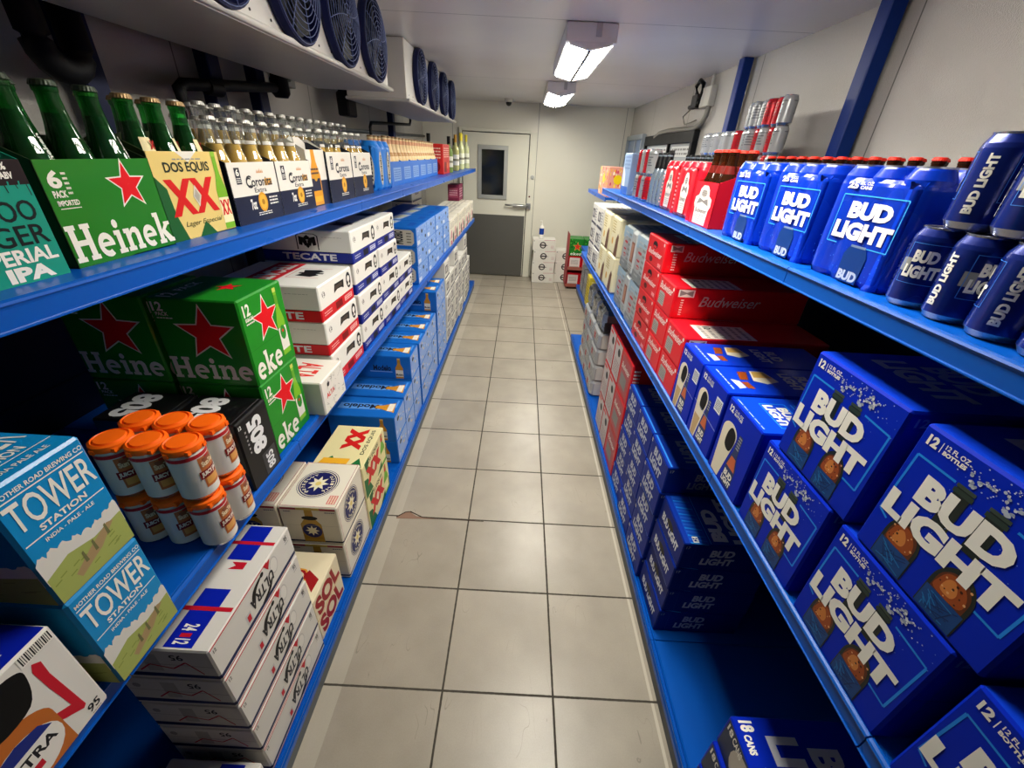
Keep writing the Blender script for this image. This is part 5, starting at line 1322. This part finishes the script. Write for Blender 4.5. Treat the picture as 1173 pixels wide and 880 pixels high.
def left_up():
    def art_voodoo(p):
        tl = M('#12937c', .42, 0, .2); p.rect(0, 0, 1, .80, tl, 0); p.rect(0, .80, 1, 1, M('#1d1214', .45), 1)
        for k in range(30): p.line(k/30+.01, .80, k/30+.015, .80-.03*(1+(k*7 % 3)), .0012, M('#1d1214', .45), 2) if k % 2 else p.line(k/30, .80, k/30+.004, .83, .0018, tl, 3)
        dk = M('#0c1a1a', .5)
        p.text('VOODOO', .26, .51, .96, .68, dk, 3, .012); p.text('RANGER', .24, .31, .97, .48, dk, 3, .012); p.text('IMPERIAL', .40, .165, .97, .29, WHITE, 3, .03); p.text('IPA', .60, .02, .90, .145, WHITE, 3, .05); p.text('9%', .84, .92, .90, .98, WHITE, 3, .04); p.text('ABV', .84, .85, .92, .905, WHITE, 3, .04)
    cv = carrier(.50, .34, .375, M('#12937c', .42, 0, .2), art_voodoo)
    o = put(cv, 'L', -.625, -1.20, ZU, 'teal bottle carrier with black hand lettering, nearest on left upper shelf', 'bottle carrier', D=.34*S)
    g = bottle('green'); fill_carrier(g, 'L', -.625, -1.20, .163, ZU, 'dark green bottle standing in the teal carrier', 'green bottles on left upper shelf')
    def art_hein(p):
        wh = M('#eeeadc', .45)
        p.star(.70, .735, .275, wh, 1); p.star(.70, .735, .235, M('#e0141e', .42), 2); p.text('6', .05, .75, .15, .91, wh, 2, .04); p.text('PACK', .05, .665, .155, .73, wh, 2, .04); p.text('IMPORTED', .055, .59, .22, .64, wh, 2, .03); p.line(.06, .565, .22, .565, .0012, wh, 2); p.fine(.165, .68, .2, .9, 5, wh, 2)
        heine_word(p, 'Heinek', .01, .05, 1.0, .36, wh, 2)
    gm = M('#1f7a1e', .4, 0, .2)
    ch = carrier(.505, .34, .372, gm, art_hein, sidemat=M('#2a3a22', .5))
    put(ch, 'L', -.072, -1.215, ZU, 'green bottle carrier with red star and white lettering', 'bottle carrier', D=.34*S)
    fill_carrier(g, 'L', -.072, -1.215, .165, ZU, 'dark green bottle standing in the green red-star carrier', 'green bottles on left upper shelf')
    def art_dosx(p):
        g_ = M('#1d5c2c', .45); r = M('#d3201e', .42); yl = M('#e3c878', .45)
        p.poly([(0, .0), (0, .75), (.12, .60), (.14, .3), (.22, 0)], g_, 1); p.poly([(.38, 0), (.52, .18), (.66, 0)], g_, 1); p.poly([(.36, 1), (.66, 1), (.51, .88)], M('#e6e2d4', .45), 1)
        for k in range(2):
            a = .10+k*.34; b = a+.36; t = .10
            p.poly([(a, .28), (a+t, .28), (b, .70), (b-t, .70)], r, 2); p.poly([(b-t, .28), (b, .28), (a+t, .70), (a, .70)], r, 2)
        p.poly([(.44, .49), (.50, .36), (.56, .49), (.50, .62)], M('#d9d2bc', .45), 3); p.poly([(.46, .49), (.50, .40), (.54, .49), (.50, .58)], M('#a8a294', .45), 4); p.text('DOS EQUIS', .16, .755, .80, .885, M('#2c3328', .5), 3, .025); p.text('Lager Especial', .22, .13, .80, .21, M('#3c4328', .5), 3, .0, SCRIPT); p.fine(.3, .9, .7, .93, 1, GREY, 2)
        bottle_shape(p, .91, .02, 1.0, .17, (M('#76b021', .38, 0, .3), M('#efe6b4', .45), M('#8fc43a', .4)), 3)
        for k in range(2):
            a = .83+k*.075; b = a+.085; p.poly([(a, .20), (a+.025, .20), (b, .40), (b-.025, .40)], r, 6); p.poly([(b-.025, .20), (b, .20), (a+.025, .40), (a, .40)], r, 6)
    cd = carrier(.50, .34, .40, M('#e3c878', .45), art_dosx, sidemat=M('#3a4a26', .5)); put(cd, 'L', .45, -1.235, ZU, 'yellow and green bottle carrier with large red crosses', 'bottle carrier', D=.34*S)
    d = bottle('dosx'); fill_carrier(d, 'L', .45, -1.235, .163, ZU, 'green bottle with cream neck label in the red-cross carrier', 'green bottles on left upper shelf', twist=30)
    def art_corona(small):
        def f(p):
            nv = M('#1a2038', .45); gd = M('#d99a2c', .4)
            p.rect(0, 0, 1, .46, nv, 0); p.text('Coronita' if small else 'Corona', .30, .60, .86, .76, M('#2a2c34', .5), 2, .02); p.text('Extra', .44, .50, .70, .58, M('#2a2c34', .5), 2, .01)
            p.text('C', .30, .58, .42, .79, M('#2a2c34', .5), 3, .0)
            if small: p.rect(.70, .60, .86, .72, M('#dba24a', .45), 0)
            for k in range(5): p.poly([(.55+.03*k, .82), (.58+.03*k, .82), (.565+.03*k, .88+.02*(k == 2))], M('#d8a070', .45), 2)
            p.ell(.57, .33, .10, .17, gd, 2, 18); p.ell(.57, .33, .075, .13, M('#e8b23e', .4), 3, 18); p.circ(.57, .33, .05, M('#a8741c', .4), 4, 10)
            p.rect(.12, .66, .22, .92, M('#34363e', .45), 2); p.text('6', .14, .79, .20, .90, WHITE, 3, .03); p.fine(.13, .68, .21, .77, 3, WHITE, 3)
            if small: p.text('7oz', .30, .22, .42, .40, WHITE, 3, .04); p.fine(.72, .25, .92, .42, 3, WHITE, 3)
            p.fine(.42, .10, .72, .17, 2, WHITE, 3)
        return f
    wc = M('#e6e2d6', .46)
    cs = carrier(.52, .35, .345, wc, art_corona(True), sidemat=M('#20242f', .5)); cl = carrier(.57, .35, .405, wc, art_corona(False), sidemat=M('#20242f', .5))
    b = bottle('corona')
    spots = ((1.00, cs, .52, 'nearest white and navy carrier'), (1.53, cs, .52, 'second white and navy carrier'), (2.41, cl, .57, 'third white and navy carrier'), (3.00, cl, .57, 'farthest white and navy carrier'))
    for k, (y, pr, w, nm) in enumerate(spots):
        put(pr, 'L', y, -1.23, ZU, nm+' with crown and gold coin print in front row', 'bottle carrier', 'white and navy bottle carriers', D=.35*S)
        fill_carrier(b, 'L', y, -1.23, .172, ZU, 'clear bottle of pale beer in the '+nm, 'clear bottles on left upper shelf')
    for k, y in enumerate((1.56, 2.10, 2.64, 3.18, 3.72)):
        put(cs, 'L', y, -1.64, ZU, f'white and navy bottle carrier hidden in the rear row, {["nearest", "second", "third", "fourth", "farthest"][k]}', 'bottle carrier', 'rear white and navy bottle carriers', D=.35*S)
        fill_carrier(b, 'L', y, -1.64, .172, ZU+.005, f'clear bottle of pale beer in the rear carriers, {["nearest", "second", "third", "fourth", "farthest"][k]} carrier', 'clear bottles on left upper shelf', sc=1.17)
    def art_side(p):
        p.rect(0, 0, 1, .46, M('#20263f', .45), 0); p.poly([(.1, .02), (.62, .02), (.62, .55), (.48, .80), (.45, 1.0), (.28, 1.0), (.26, .80), (.1, .55)], M('#e29a22', .35, 0, .3), 1); p.rect(.14, .28, .58, .50, M('#20263f', .45), 2); p.rect(.16, .08, .56, .18, M('#f0b030', .4), 2); p.circ(.36, .52, .07, GOLD, 3); p.fine(.16, .56, .56, .7, 2, NAVY, 3)
    cq = carrier(.35, .30, .42, wc, art_side, sidemat=wc, n=2); put(cq, 'L', 1.955, -1.25, ZU, 'white carrier end panel with printed amber bottle between the white and navy carriers', 'bottle carrier', D=.30*S)
    # blue wrapped cans
    def art_mod(p):
        for k in range(2):
            x = .22+k*.5; p.ell(x, .45, .10, .34, M('#c9c6b4', .45), 1, 20); p.text('Modelo', x-.05, .2, x+.05, .72, M('#1c1f28', .5), 2, .04, 0, 90)
    wm = wrap_pack(.62, .42, .53, 3, 2, M('#1a76d2', .36, 0, .2), art_mod, SILVER, side=lambda p: (p.ell(.78, .42, .12, .33, M('#d5d2c4', .45), 1, 20), p.text('Modelo', .71, .2, .85, .68, M('#1c1f28', .5), 2, .05, 0, 90)))
    put(wm, 'L', 3.86, -1.24, ZU, 'bright blue wrapped can pack with oval label beyond the clear bottles', 'can pack', D=.42*S)
    # blue carriers of foil-necked bottles
    def art_mb(p):
        p.rect(.2, .2, .85, .75, M('#7fa0cf', .45), 1); p.fine(.25, .25, .8, .7, 5, M('#2c5fae', .45), 2)
    cm = carrier(.60, .36, .30, MODBLUE, art_mb, handle=.5); bm = bottle('modelo')
    nm = ['nearest', 'second', 'third', 'fourth', 'fifth', 'farthest']
    for k in range(6):
        y = 4.52+.615*k; put(cm, 'L', y, -1.28-.012*k, ZU, f'bright blue bottle carrier of foil-necked bottles, {nm[k]} of six', 'bottle carrier', 'bright blue bottle carriers', D=.36*S)
        fill_carrier(bm, 'L', y, -1.28-.012*k, .185, ZU, f'cream foil-necked bottle in the {nm[k]} bright blue carrier', 'foil necked bottles')
    c = Carton(.85, .36, .58, M('#cf2a28', .42, 0, .2)); c.F.poly([(.12, .08), (.5, .06), (.46, .4), (.2, .42)], M('#7a1414', .45), 1); c.F.circ(.68, .28, .12, M('#e88a50', .45), 1); c.F.fine(.1, .55, .9, .9, 5, M('#f0c8b8', .45), 1); c.L.circ(.5, .25, .2, M('#7a1414', .45), 1); c.L.fine(.15, .5, .85, .9, 4, M('#f0c8b8', .45), 1)
    put(c.done(), 'L', 8.62, -1.27, ZU, 'red carton beside the wine bottles at far end of upper shelf', 'carton')
    # wine bottles
    def wine(gl, foil, lab, h=.30):
        r = .038; root = empty('wine_bottle')
        mb = MB(); mb.lathe([(.03, 0), (r, .005), (r, h*.58), (r*.8, h*.66), (r*.45, h*.72), (.0145, h*.78), (.014, h)], 18, gl); mb.build('glass_body', root)
        mb = MB(); mb.lathe([(.0155, h*.80), (.0158, h*.9), (.0165, h*.98), (.0165, h+.002), (.001, h+.0025)], 16, foil, caps=False); mb.build('foil', root)
        mb = MB(); mb.lathe([(r+.0006, h*.16), (r+.0006, h*.46)], 18, lab, caps=False); mb.lathe([(r+.001, h*.28), (r+.001, h*.34)], 18, M('#8a8a70', .5), caps=False); mb.build('label', root)
        return root
    w1 = wine(M('#7d9a52', .15, 0, .4), BLACK, M('#dfe2d0', .45)); w2 = wine(M('#b9b878', .15, 0, .4), M('#b98a34', .35, .5), M('#e6e4da', .45), .33); w3 = wine(M('#c9cf9a', .12, 0, .4), M('#d8c83c', .4), M('#e6e8d0', .45), .36)
    for k, (y, x, p, t) in enumerate(((7.95, -1.52, w1, 'dark-necked wine bottle behind the red carrier'), (9.3, -1.32, w1, 'green wine bottle with black foil just beyond the red carrier'), (9.9, -1.42, w1, 'green wine bottle with black foil, second beyond the red carrier'), (10.5, -1.34, w2, 'pale wine bottle with gold foil in the middle of the wine row'), (11.0, -1.45, w1, 'green wine bottle with black foil right of the gold foil bottle'), (11.5, -1.34, w3, 'tall pale bottle with yellow foil, left of two'), (12.1, -1.40, w3, 'tall pale bottle with yellow foil, middle of the yellow foils'), (12.7, -1.33, w3, 'tall pale bottle with yellow foil at the very end of the shelf'))):
        o = inst(p); o.location = T(x, y, ZU); tag(o, t, 'wine bottle', 'wine bottles on left upper shelf')
left_up()

# ------------------------------------------------------------------ right run, base deck
def right_base():
    p = c_bl18()
    for i, x in enumerate((1.94, 1.955, 1.985)):
        put(p, 'R', -1.10-.015*(2-i)+.02, x, ZB+i*.31, 'blue can case marked 18 CANS on right base deck, '+level(i, 3), 'carton', 'blue 18 can cases')
    p = c_bl24(); stack(p, 'R', .78, 1.985, ZB, 4, 'dark blue flat can case with large lettering, nearest right base stack', 'dark blue flat can cases', .012)
    p = c_bl12can()
    for k, (y, n) in enumerate(((1.345, 5), (1.885, 5), (2.42, 5))): stack(p, 'R', y, 1.955+.01*k, ZB, n, f'small dark blue can case on right base deck, {["near", "middle", "far"][k]} stack of three', 'small dark blue can cases', .012)
    p = c_redtall(); stack(p, 'R', 2.99, 1.965, ZB, 3, 'tall red carton beside the small dark blue cases', 'tall red cartons', .004)
    p = c_redwhite()
    for k in range(2): stack(p, 'R', 3.51+.45*k, 1.97, ZB, 3, f'red edged carton with pinkish face and black handle hole, {["near", "far"][k]} column', 'red edged pinkish cartons', .004)
    p = c_silverpack(); b = c_silverbag()
    for k in range(3):
        stack(p, 'R', 5.26+.62*k, 1.97, ZB, 4, f'silver wrapped can pack on right base deck, {["near", "middle", "far"][k]} column', 'silver can packs on right base deck', .01)
        put(b, 'R', 5.26+.62*k, 2.0, ZB+1.30, f'shiny grey wrapped pack lying on top of silver packs, {["near", "middle", "far"][k]} column', 'can pack', 'shiny grey wrapped packs')
    # yellow item and grey packs on the set-back deck
    c = Carton(.5, .6, .9, M('#d8c23a', .4)); c.F.fine(.1, .1, .9, .9, 8, M('#8c7a1c', .5), 1); c.R.fine(.1, .1, .9, .9, 8, M('#f0e08a', .5), 1); put(c.done(), 'R', 10.6, 2.62, ZB, 'upright yellow carton on the set-back base deck', 'carton')
    c = Carton(.6, .8, .42, M('#6f7378', .35, .3)); c.R.rect(.1, .2, .9, .8, M('#2f3340', .45), 1); c.R.fine(.15, .3, .85, .7, 3, M('#a9adb8', .45), 2); c.F.fine(.1, .2, .9, .8, 4, M('#b9bcc2', .45), 1); p = c.done()
    for k in range(2): stack(p, 'R', 11.3+.7*k, 2.64, ZB, 2, f'grey can pack behind the yellow carton, {["near", "far"][k]} column', 'grey packs on the set-back deck', .005)
right_base()

# ------------------------------------------------------------------ right run, middle shelf
def right_mid():
    p = c_bl12()
    for k, y in enumerate((-.235, -.845, -1.47)):
        nm = ['farthest', 'middle', 'nearest'][k]
        put(p, 'R', y, 1.95, ZM, f'blue twelve-bottle carton with big white lettering, lower tier, {nm} of three', 'carton', 'blue twelve-bottle cartons')
    for k, y in enumerate((-.305, -.915)): put(p, 'R', y, 1.955, ZM+.582, f'blue twelve-bottle carton with big white lettering, upper tier, {["far", "near"][k]} one', 'carton', 'blue twelve-bottle cartons')
    q = c_pils_text(); put(q, 'R', .305, 1.945, ZM, 'blue carton with printed beer glass and lettering on top, nearest the twelve-bottle cartons', 'carton', 'blue beer glass cartons')
    q = c_pils()
    for k, y in enumerate((.765, 1.205)): put(q, 'R', y, 1.945, ZM, f'blue carton with printed beer glasses on its {["front and top, middle of three", "front and top, beside the red cartons"][k]}', 'carton', 'blue beer glass cartons')
    p = c_bud2()
    stack(p, 'R', 1.68, 1.955, ZM, 2, 'red carton with white script, short column beside the beer glass cartons', 'red script cartons with can picture', .004)
    stack(p, 'R', 2.165, 1.955, ZM, 3, 'red carton with white script, middle red column', 'red script cartons with can picture', .004)
    p = c_bud(); stack(p, 'R', 2.75, 1.955, ZM, 4, 'flat red can case with white script, tallest red column', 'flat red script cases', .004)
    a, b = c_silver(), c_silver_brown()
    for t in (0, 1):
        z = ZM+.563*t; nm = ['lower', 'upper'][t]
        put(a, 'R', 3.36, 1.97, z, f'silver shrink-wrapped can pack beside the flat red cases, {nm} tier', 'can pack', 'silver packs on right middle shelf'); put(b, 'R', 3.76, 1.97, z, f'narrow silver pack with brown label between silver packs, {nm} tier', 'can pack', 'silver packs on right middle shelf'); put(a, 'R', 4.17, 1.98, z, f'silver shrink-wrapped can pack beside the cream cartons, {nm} tier', 'can pack', 'silver packs on right middle shelf')
    p = c_cream(); stack(p, 'R', 5.05, 1.98, ZM, 2, 'cream carton with brown bottle print, near column', 'cream cartons on right middle shelf', .01); stack(p, 'R', 5.72, 1.97, ZM, 2, 'cream carton with brown bottle print, far column', 'cream cartons on right middle shelf', .01)
    p = c_whitecase()
    for k in range(2): stack(p, 'R', 6.42+.66*k, 1.97, ZM, 3, f'white case with dark print, end of right middle shelf, {["near", "far"][k]} column', 'white cases on right middle shelf', .01)
    stack(p, 'R', 10.4, 2.62, 1.62, 3, 'white case with dark print on the set-back middle shelf, near column', 'white cases on the set-back shelf', .01); stack(p, 'R', 11.1, 2.62, 1.62, 3, 'white case with dark print on the set-back middle shelf, far column', 'white cases on the set-back shelf', .01)
right_mid()

# ------------------------------------------------------------------ right run, upper shelf
def right_up():
    c = can('bl'); H = .122
    ys = [-.195-.176*k for k in range(4)]
    nm = ['farthest', 'second', 'third', 'nearest']
    for row in (0, 1):
        for k, y in enumerate(ys):
            o = inst(c); o.location = T(2.095+.168*row, y+.03*row, ZU); o.rotation_euler = (0, 0, math.radians((-52, -90+85, -150, -70)[k]+row*70)); tag(o, f'blue 12-ounce can on upper right shelf, lower tier, {["front", "rear"][row]} row, {nm[k]} from the wrapped packs' if False else f'blue drink can, lower tier, {["aisle", "rear"][row]} row, {nm[k]} of four', 'can', 'loose blue cans stacked on right upper shelf')
        for k, y in enumerate(ys[:3]):
            o = inst(c); o.location = T(2.10+.168*row, y-.075+.03*row, ZU); o.location.z += H; o.rotation_euler = (0, 0, math.radians((-158, -48, -10)[k]+row*50)); tag(o, f'blue drink can, upper tier, {["aisle", "rear"][row]} row, {["far", "middle", "near"][k]} of three', 'can', 'loose blue cans stacked on right upper shelf')
    def art(p):
        ln = M('#3fa8f0', .4)
        p.pline([(.30, .75), (.20, .75), (.20, .33), (.34, .33)], .0018, ln, 1); p.pline([(.30, .75), (.94, .75), (.94, .335), (.72, .335)], .0018, ln, 1)
        p.text('BUD', .34, .555, .84, .70, WHITE, 3, .06); p.text('LIGHT', .23, .375, .92, .53, WHITE, 3, .06)
        p.text('25', .20, .80, .33, .86, WHITE, 2, .05); p.text('FL OZ', .36, .835, .50, .862, WHITE, 2, .02); p.text('CANS', .36, .80, .50, .828, WHITE, 2, .04)
        p.poly([(.50, .02), (.76, .02), (.77, .26), (.72, .34), (.54, .34), (.49, .26)], M('#0d3f8a', .3, .3, .3), 2); p.rect(.54, .325, .72, .345, M('#7e94b4', .35, .3), 3); p.text('BUD', .51, .03, .75, .12, M('#b9c2d2', .45), 3, .05)
        rnd = random.Random(5)
        for k in range(40): p.circ(rnd.uniform(.05, .95), rnd.uniform(.05, .36), rnd.uniform(.003, .007), M('#3f78d8', .4), 1, 6)
    bl = M('#0432b4', .28, 0, .25)
    w = wrap_pack(.52, .52, .502, 3, 3, bl, art, M('#b9bcc4', .3, .7))
    for k, (y, x, t) in enumerate(((.18, 2.035, 'blue wrapped 25-ounce can pack beside the loose blue cans'), (.755, 2.035, 'blue wrapped 25-ounce can pack, middle of three in view'), (1.29, 2.02, 'blue wrapped 25-ounce can pack beside the red bottle carrier'), (-1.14, 2.0, 'blue wrapped 25-ounce can pack nearest the camera at the frame edge'))):
        put(w, 'R', y, x, ZU, t, 'can pack', 'blue wrapped can packs', D=.52*S)
    # red packs
    def bow(p, x0, y0, x1, y1, lay=1):
        wh = M('#e6dcd6', .45); w_, h_ = x1-x0, y1-y0
        p.poly([(x0+w_*a, y0+h_*b_) for a, b_ in ((.12, 0), (.88, 0), (.92, .40), (1, .50), (.98, .68), (.80, .75), (.76, .90), (.62, 1), (.38, 1), (.24, .90), (.20, .75), (.02, .68), (0, .50), (.08, .40))], wh, lay)
        p.poly([(x0+w_*.14, y0+h_*.50), (x0+w_*.46, y0+h_*.58), (x0+w_*.86, y0+h_*.50), (x0+w_*.76, y0+h_*.68), (x0+w_*.54, y0+h_*.62), (x0+w_*.26, y0+h_*.68)], M('#7d7875', .45), lay+1); p.ell(x0+w_*.5, y0+h_*.80, w_*.18, h_*.10, M('#a39d98', .45), lay+1, 10); p.fine(x0+w_*.38, y0+h_*.74, x0+w_*.62, y0+h_*.88, 3, M('#6a6461', .45), lay+2)
        p.fine(x0+w_*.18, y0+h_*.06, x0+w_*.82, y0+h_*.26, 4, M('#b0a8a2', .5), lay+1); p.slant('Budweiser', x0+w_*.14, y0+h_*.30, x0+w_*.86, y0+h_*.42, 0, M('#6a5f5c', .45), lay+2, .01, SCRIPT)
    rd = M('#ea1428', .38, 0, .3)
    cr = carrier(.46, .34, .34, rd, lambda p: bow(p, .10, .03, .88, .92, 1), handle=.56, sidemat=M('#b01020', .42))
    put(cr, 'R', 1.98, 2.02, ZU, 'red bottle carrier with white bow-tie emblem beside the blue wrapped packs', 'bottle carrier', D=.34*S)
    bb = bottle('bud'); fill_carrier(bb, 'R', 1.98, 2.02, .15, ZU, 'brown bottle with red cap standing in the red carrier', 'brown bottles with red caps')
    def art_r(p):
        bow(p, .33, .08, .70, .80, 1)
        for k in range(2): p.line(.05+k*.9, .05, .05+k*.9, .8, .002, M('#a8101e', .4), 1)
        p.fine(.04, .1, .12, .8, 9, M('#f0b0b0', .45), 1)
    wr = wrap_pack(.56, .5, .49, 3, 3, rd, art_r, M('#b9b6b4', .35, .6))
    put(wr, 'R', 2.52, 2.03, ZU, 'red wrapped pack with bow-tie bottle print beside the red carrier', 'can pack', 'red wrapped packs', D=.5*S); put(wr, 'R', 3.10, 2.06, ZU, 'red wrapped pack with bow-tie bottle print beside the silver bottles', 'can pack', 'red wrapped packs', D=.5*S)
    # brown bottles in rows behind
    for j in range(2):
        for k in range(18):
            o = inst(bb); o.location = T(3.02+.17*j, -.02+.178*k, ZU); o.rotation_euler = (0, 0, k*1.7); tag(o, f'brown bottle with red cap behind the wrapped packs, {["front", "rear"][j]} row, {NTH[k]} from camera', 'bottle', 'brown bottles behind the packs')
    # silver bottles with black caps, stacked red and silver cans
    al = bottle('alu')
    for k in range(10):
        o = inst(al); o.location = T(2.13 if k < 3 else 2.66, (3.50+.17*k) if k < 3 else 3.4+.17*(k-3), ZU); tag(o, f'silver bottle with black cap at the aisle edge, {NTH[k]} from the red packs' if k < 3 else f'silver bottle with black cap in the row behind, {NTH[k-3]} from camera', 'bottle', 'silver bottles with black caps' if k < 3 else 'silver bottles in the row behind')
    rc, sc = can('redcan'), can('silver')
    lv = ['lower', 'upper']
    for t in (0, 1):
        for k in range(4):
            o = inst((rc, sc)[(k+t) % 2]); o.location = T(2.13, 4.10+.172*k, ZU); o.location.z += .1212*t; o.rotation_euler = (0, 0, -1.2+k); tag(o, f'{["red", "silver"][(k+t) % 2]} can beyond the silver bottles, {lv[t]} tier, {["nearest", "second", "third", "farthest"][k]} of four', 'can', 'red and silver cans at the aisle edge')
    # four-tier wall of cans at the back
    tiers = ['lowest', 'second', 'third', 'topmost']
    for t in range(4):
        for k in range(14):
            if t == 3 and k > 5: continue
            red = k in (1, 2) if t == 3 else k in (1, 3, 6)
            o = inst(rc if red else sc); o.location = T(3.52+(.03 if k % 2 else 0), 3.96+.176*k, ZU); o.location.z += .1212*t; o.rotation_euler = (0, 0, -1.9+.3*k)
            tag(o, f'{"red" if red else "silver"} can stacked by the right wall, {tiers[t]} tier, {NTH[k]} from the camera', 'can', 'cans stacked by the right wall')
    c = Carton(.5, .5, .56, M('#7f97b8', .42, 0, .2), sides={'L': M('#e2e2de', .45)}); c.F.poly([(.2, .0+.02), (.6, .02), (.4, .5), (.1, .7)], M('#c9d4e2', .45), 1); c.F.rect(.05, .02, .95, .2, M('#2c5fae', .42), 2); c.F.fine(.2, .6, .9, .95, 4, M('#5a7096', .45), 1); c.R.poly([(.1, .1), (.8, .3), (.5, .9)], M('#9fb0c8', .45), 1)
    put(c.done(), 'R', 5.25, 2.05, ZU, 'blue grey and white carton at far end of upper right shelf', 'carton')
    c = Carton(1.3, .5, .66, M('#e8a08c', .42, 0, .1)); rnd = random.Random(11)
    cols = ('#f0b24a', '#e8703a', '#d84a62', '#f4d23a', '#f6e6c8')
    for p in (c.F, c.R):
        for k in range(60): p.ell(rnd.uniform(.05, .95), rnd.uniform(.06, .94), rnd.uniform(.02, .05), rnd.uniform(.03, .07), M(cols[k % 5], .45), 1+k % 2, 7, rnd.random()*3)
    c.R.ell(.45, .6, .2, .16, M('#f2cf1a', .4), 4, 18); c.F.ell(.5, .6, .12, .15, M('#f2cf1a', .4), 4, 18)
    put(c.done(), 'R', 9.95, 2.42+.12, 3.44, 'yellow and pink fruit-printed carton on the set-back upper shelf', 'carton')
right_up()

# ------------------------------------------------------------------ things by the end wall
def end_wall():
    c = Carton(.84, .62, .395, M('#dcd9cf', .48)); f = c.F
    f.ring(.45, .5, .20, .30, M('#2a2628', .5), 1, 16); f.poly([(.28, .5), (.36, .56), (.54, .56), (.68, .5), (.54, .44), (.36, .44)], M('#3a3032', .5), 2); f.line(.5, .93, .98, .97, .006, M('#c07a80', .45), 1); f.fine(.80, .2, .93, .5, 3, M('#c9a4a4', .5), 1); f.circ(.06, .85, .05, GREY, 1)
    p = c.done()
    def at(o, x, y, z, rz=0): o.location = T(x, y, z); o.rotation_euler = (0, 0, math.radians(rz)); return o
    for i in range(4): tag(at(inst(p), 1.40+(.02, .0, .03, -.02)[i], 14.17, i*.397), 'white carton with round dark emblem against the end wall, near stack, '+level(i, 4), 'carton', 'white cartons by the end wall')
    for i in range(3): tag(at(inst(p), 2.27+.0, 14.37, i*.397), 'white carton with round dark emblem partly hidden behind the display, '+level(i, 3), 'carton', 'white cartons by the end wall')
    r = empty('spray_bottle', T(1.26, 14.1, 1.592)); tag(r, 'white bottle with blue label standing on the white carton stack', 'bottle')
    mb = MB(); mb.lathe([(.03, 0), (.034, .006), (.034, .15), (.028, .165), (.014, .18), (.014, .19)], 18, WHITE); mb.build('body', r)
    mb = MB(); mb.lathe([(.0346, .055), (.0346, .14)], 18, M('#1c3f96', .42), caps=False); mb.build('label', r)
    mb = MB(); mb.lathe([(.012, .188), (.012, .205), (.004, .207), (.004, .24)], 12, WHITE); mb.box(-.03, .006, -.006, .006, .235, .247, WHITE, .002); mb.build('nozzle', r)
    # two-tier cardboard display
    r = empty('display_stand', T(2.75, 13.65, 0)); tag(r, 'red-brown cardboard display stand of two trays on the floor by the end wall', 'display stand')
    w, d = 1.02*S, .9*S
    for i, z in enumerate((.09, .70)):
        mb = MB(); z *= S
        mb.box(-w/2, w/2, -d/2, d/2, z, z+.008, KRAFT); mb.box(-w/2, w/2, -d/2-.004, -d/2, z, z+.045, M('#a05a4c', .6)); mb.box(-w/2-.004, -w/2, -d/2, d/2, z, z+.25, M('#b0464a', .6)); mb.box(w/2, w/2+.004, -d/2, d/2, z, z+.25, KRAFT); mb.box(-w/2, w/2, d/2, d/2+.004, z, z+.25, KRAFT); mb.build('tray', r)
    mb = MB(); mb.box(-w/2+.03, w/2-.03, -d/2+.03, d/2-.03, 0, .035, M('#4a342c', .7)); mb.build('plinth', r)
    mb = MB(); mb.prism([(-d/2, .53), (d/2, .53), (d/2, .76), (-d/2+.06, .76)], 'x', -w/2-.004, -w/2, M('#b0464a', .6)); mb.fixn = True; mb.build('side_wing', r)
    c = Carton(.46, .7, .46, RED); c.F.rect(.06, .08, .86, .86, M('#e2d6cf', .48), 1); c.F.fine(.18, .35, .74, .7, 4, M('#a89a92', .5), 2); c.F.rect(.1, .12, .8, .2, M('#b9a8a0', .5), 2); p = c.done()
    for i, z in enumerate((.112, .722)):
        for k, x in enumerate((2.51, 2.99)): tag(at(inst(p), x, 13.65, z), f'red carton with white label in the {["lower", "upper"][i]} display tray, {["left", "right"][k]} one', 'carton', 'red cartons in the display trays')
    c = Carton(.50, .7, .58, M('#1f7a24', .42, 0, .2)); c.F.star(.56, .55, .30, M('#d9b060', .45), 1); c.F.star(.56, .55, .24, M('#d8321e', .42), 2); heine_word(c.F, 'eken', .1, .05, .85, .17, WHITE, 2)
    rnd = random.Random(12)
    for k in range(16): c.F.ell(rnd.uniform(.06, .94), rnd.uniform(.2, .95), .06, .04, M('#4fae3a' if k % 2 else '#0f4a18', .45), 0, 7, rnd.random()*3)
    p = c.done()
    for k, x in enumerate((2.50, 3.02)): tag(at(inst(p), x, 13.62, 1.185), f'green carton with red star on top of the display, {["left", "right"][k]} one', 'carton', 'green cartons on the display')
    # broken corner of a floor tile
    mb = MB(); mb.prism([(-.95, 1.97), (-.86, 2.06), (-.80, 2.075), (-.70, 2.01), (-.60, 1.985), (-.40, 1.98), (-.95, 1.955)], 'z', .0002/S, .0012/S, M('#8b6d5c', .8)); mb.v = [(a*S, b*S, q*S) for a, b, q in mb.v]; mb.fixn = True
    dk = M('#3a2a22', .8)
    mb.prism([(-.96*S, 1.985*S), (-.86*S, 2.075*S), (-.79*S, 2.09*S), (-.60*S, 1.995*S), (.20*S, 1.985*S), (.20*S, 1.978*S), (-.60*S, 1.985*S), (-.80*S, 2.075*S), (-.855*S, 2.06*S), (-.95*S, 1.975*S)], 'z', .0003, .0016, dk)
    tag(mb.build('chipped_tile_patch'), 'chipped reddish-brown patch along a broken floor tile joint', 'chip')
end_wall()
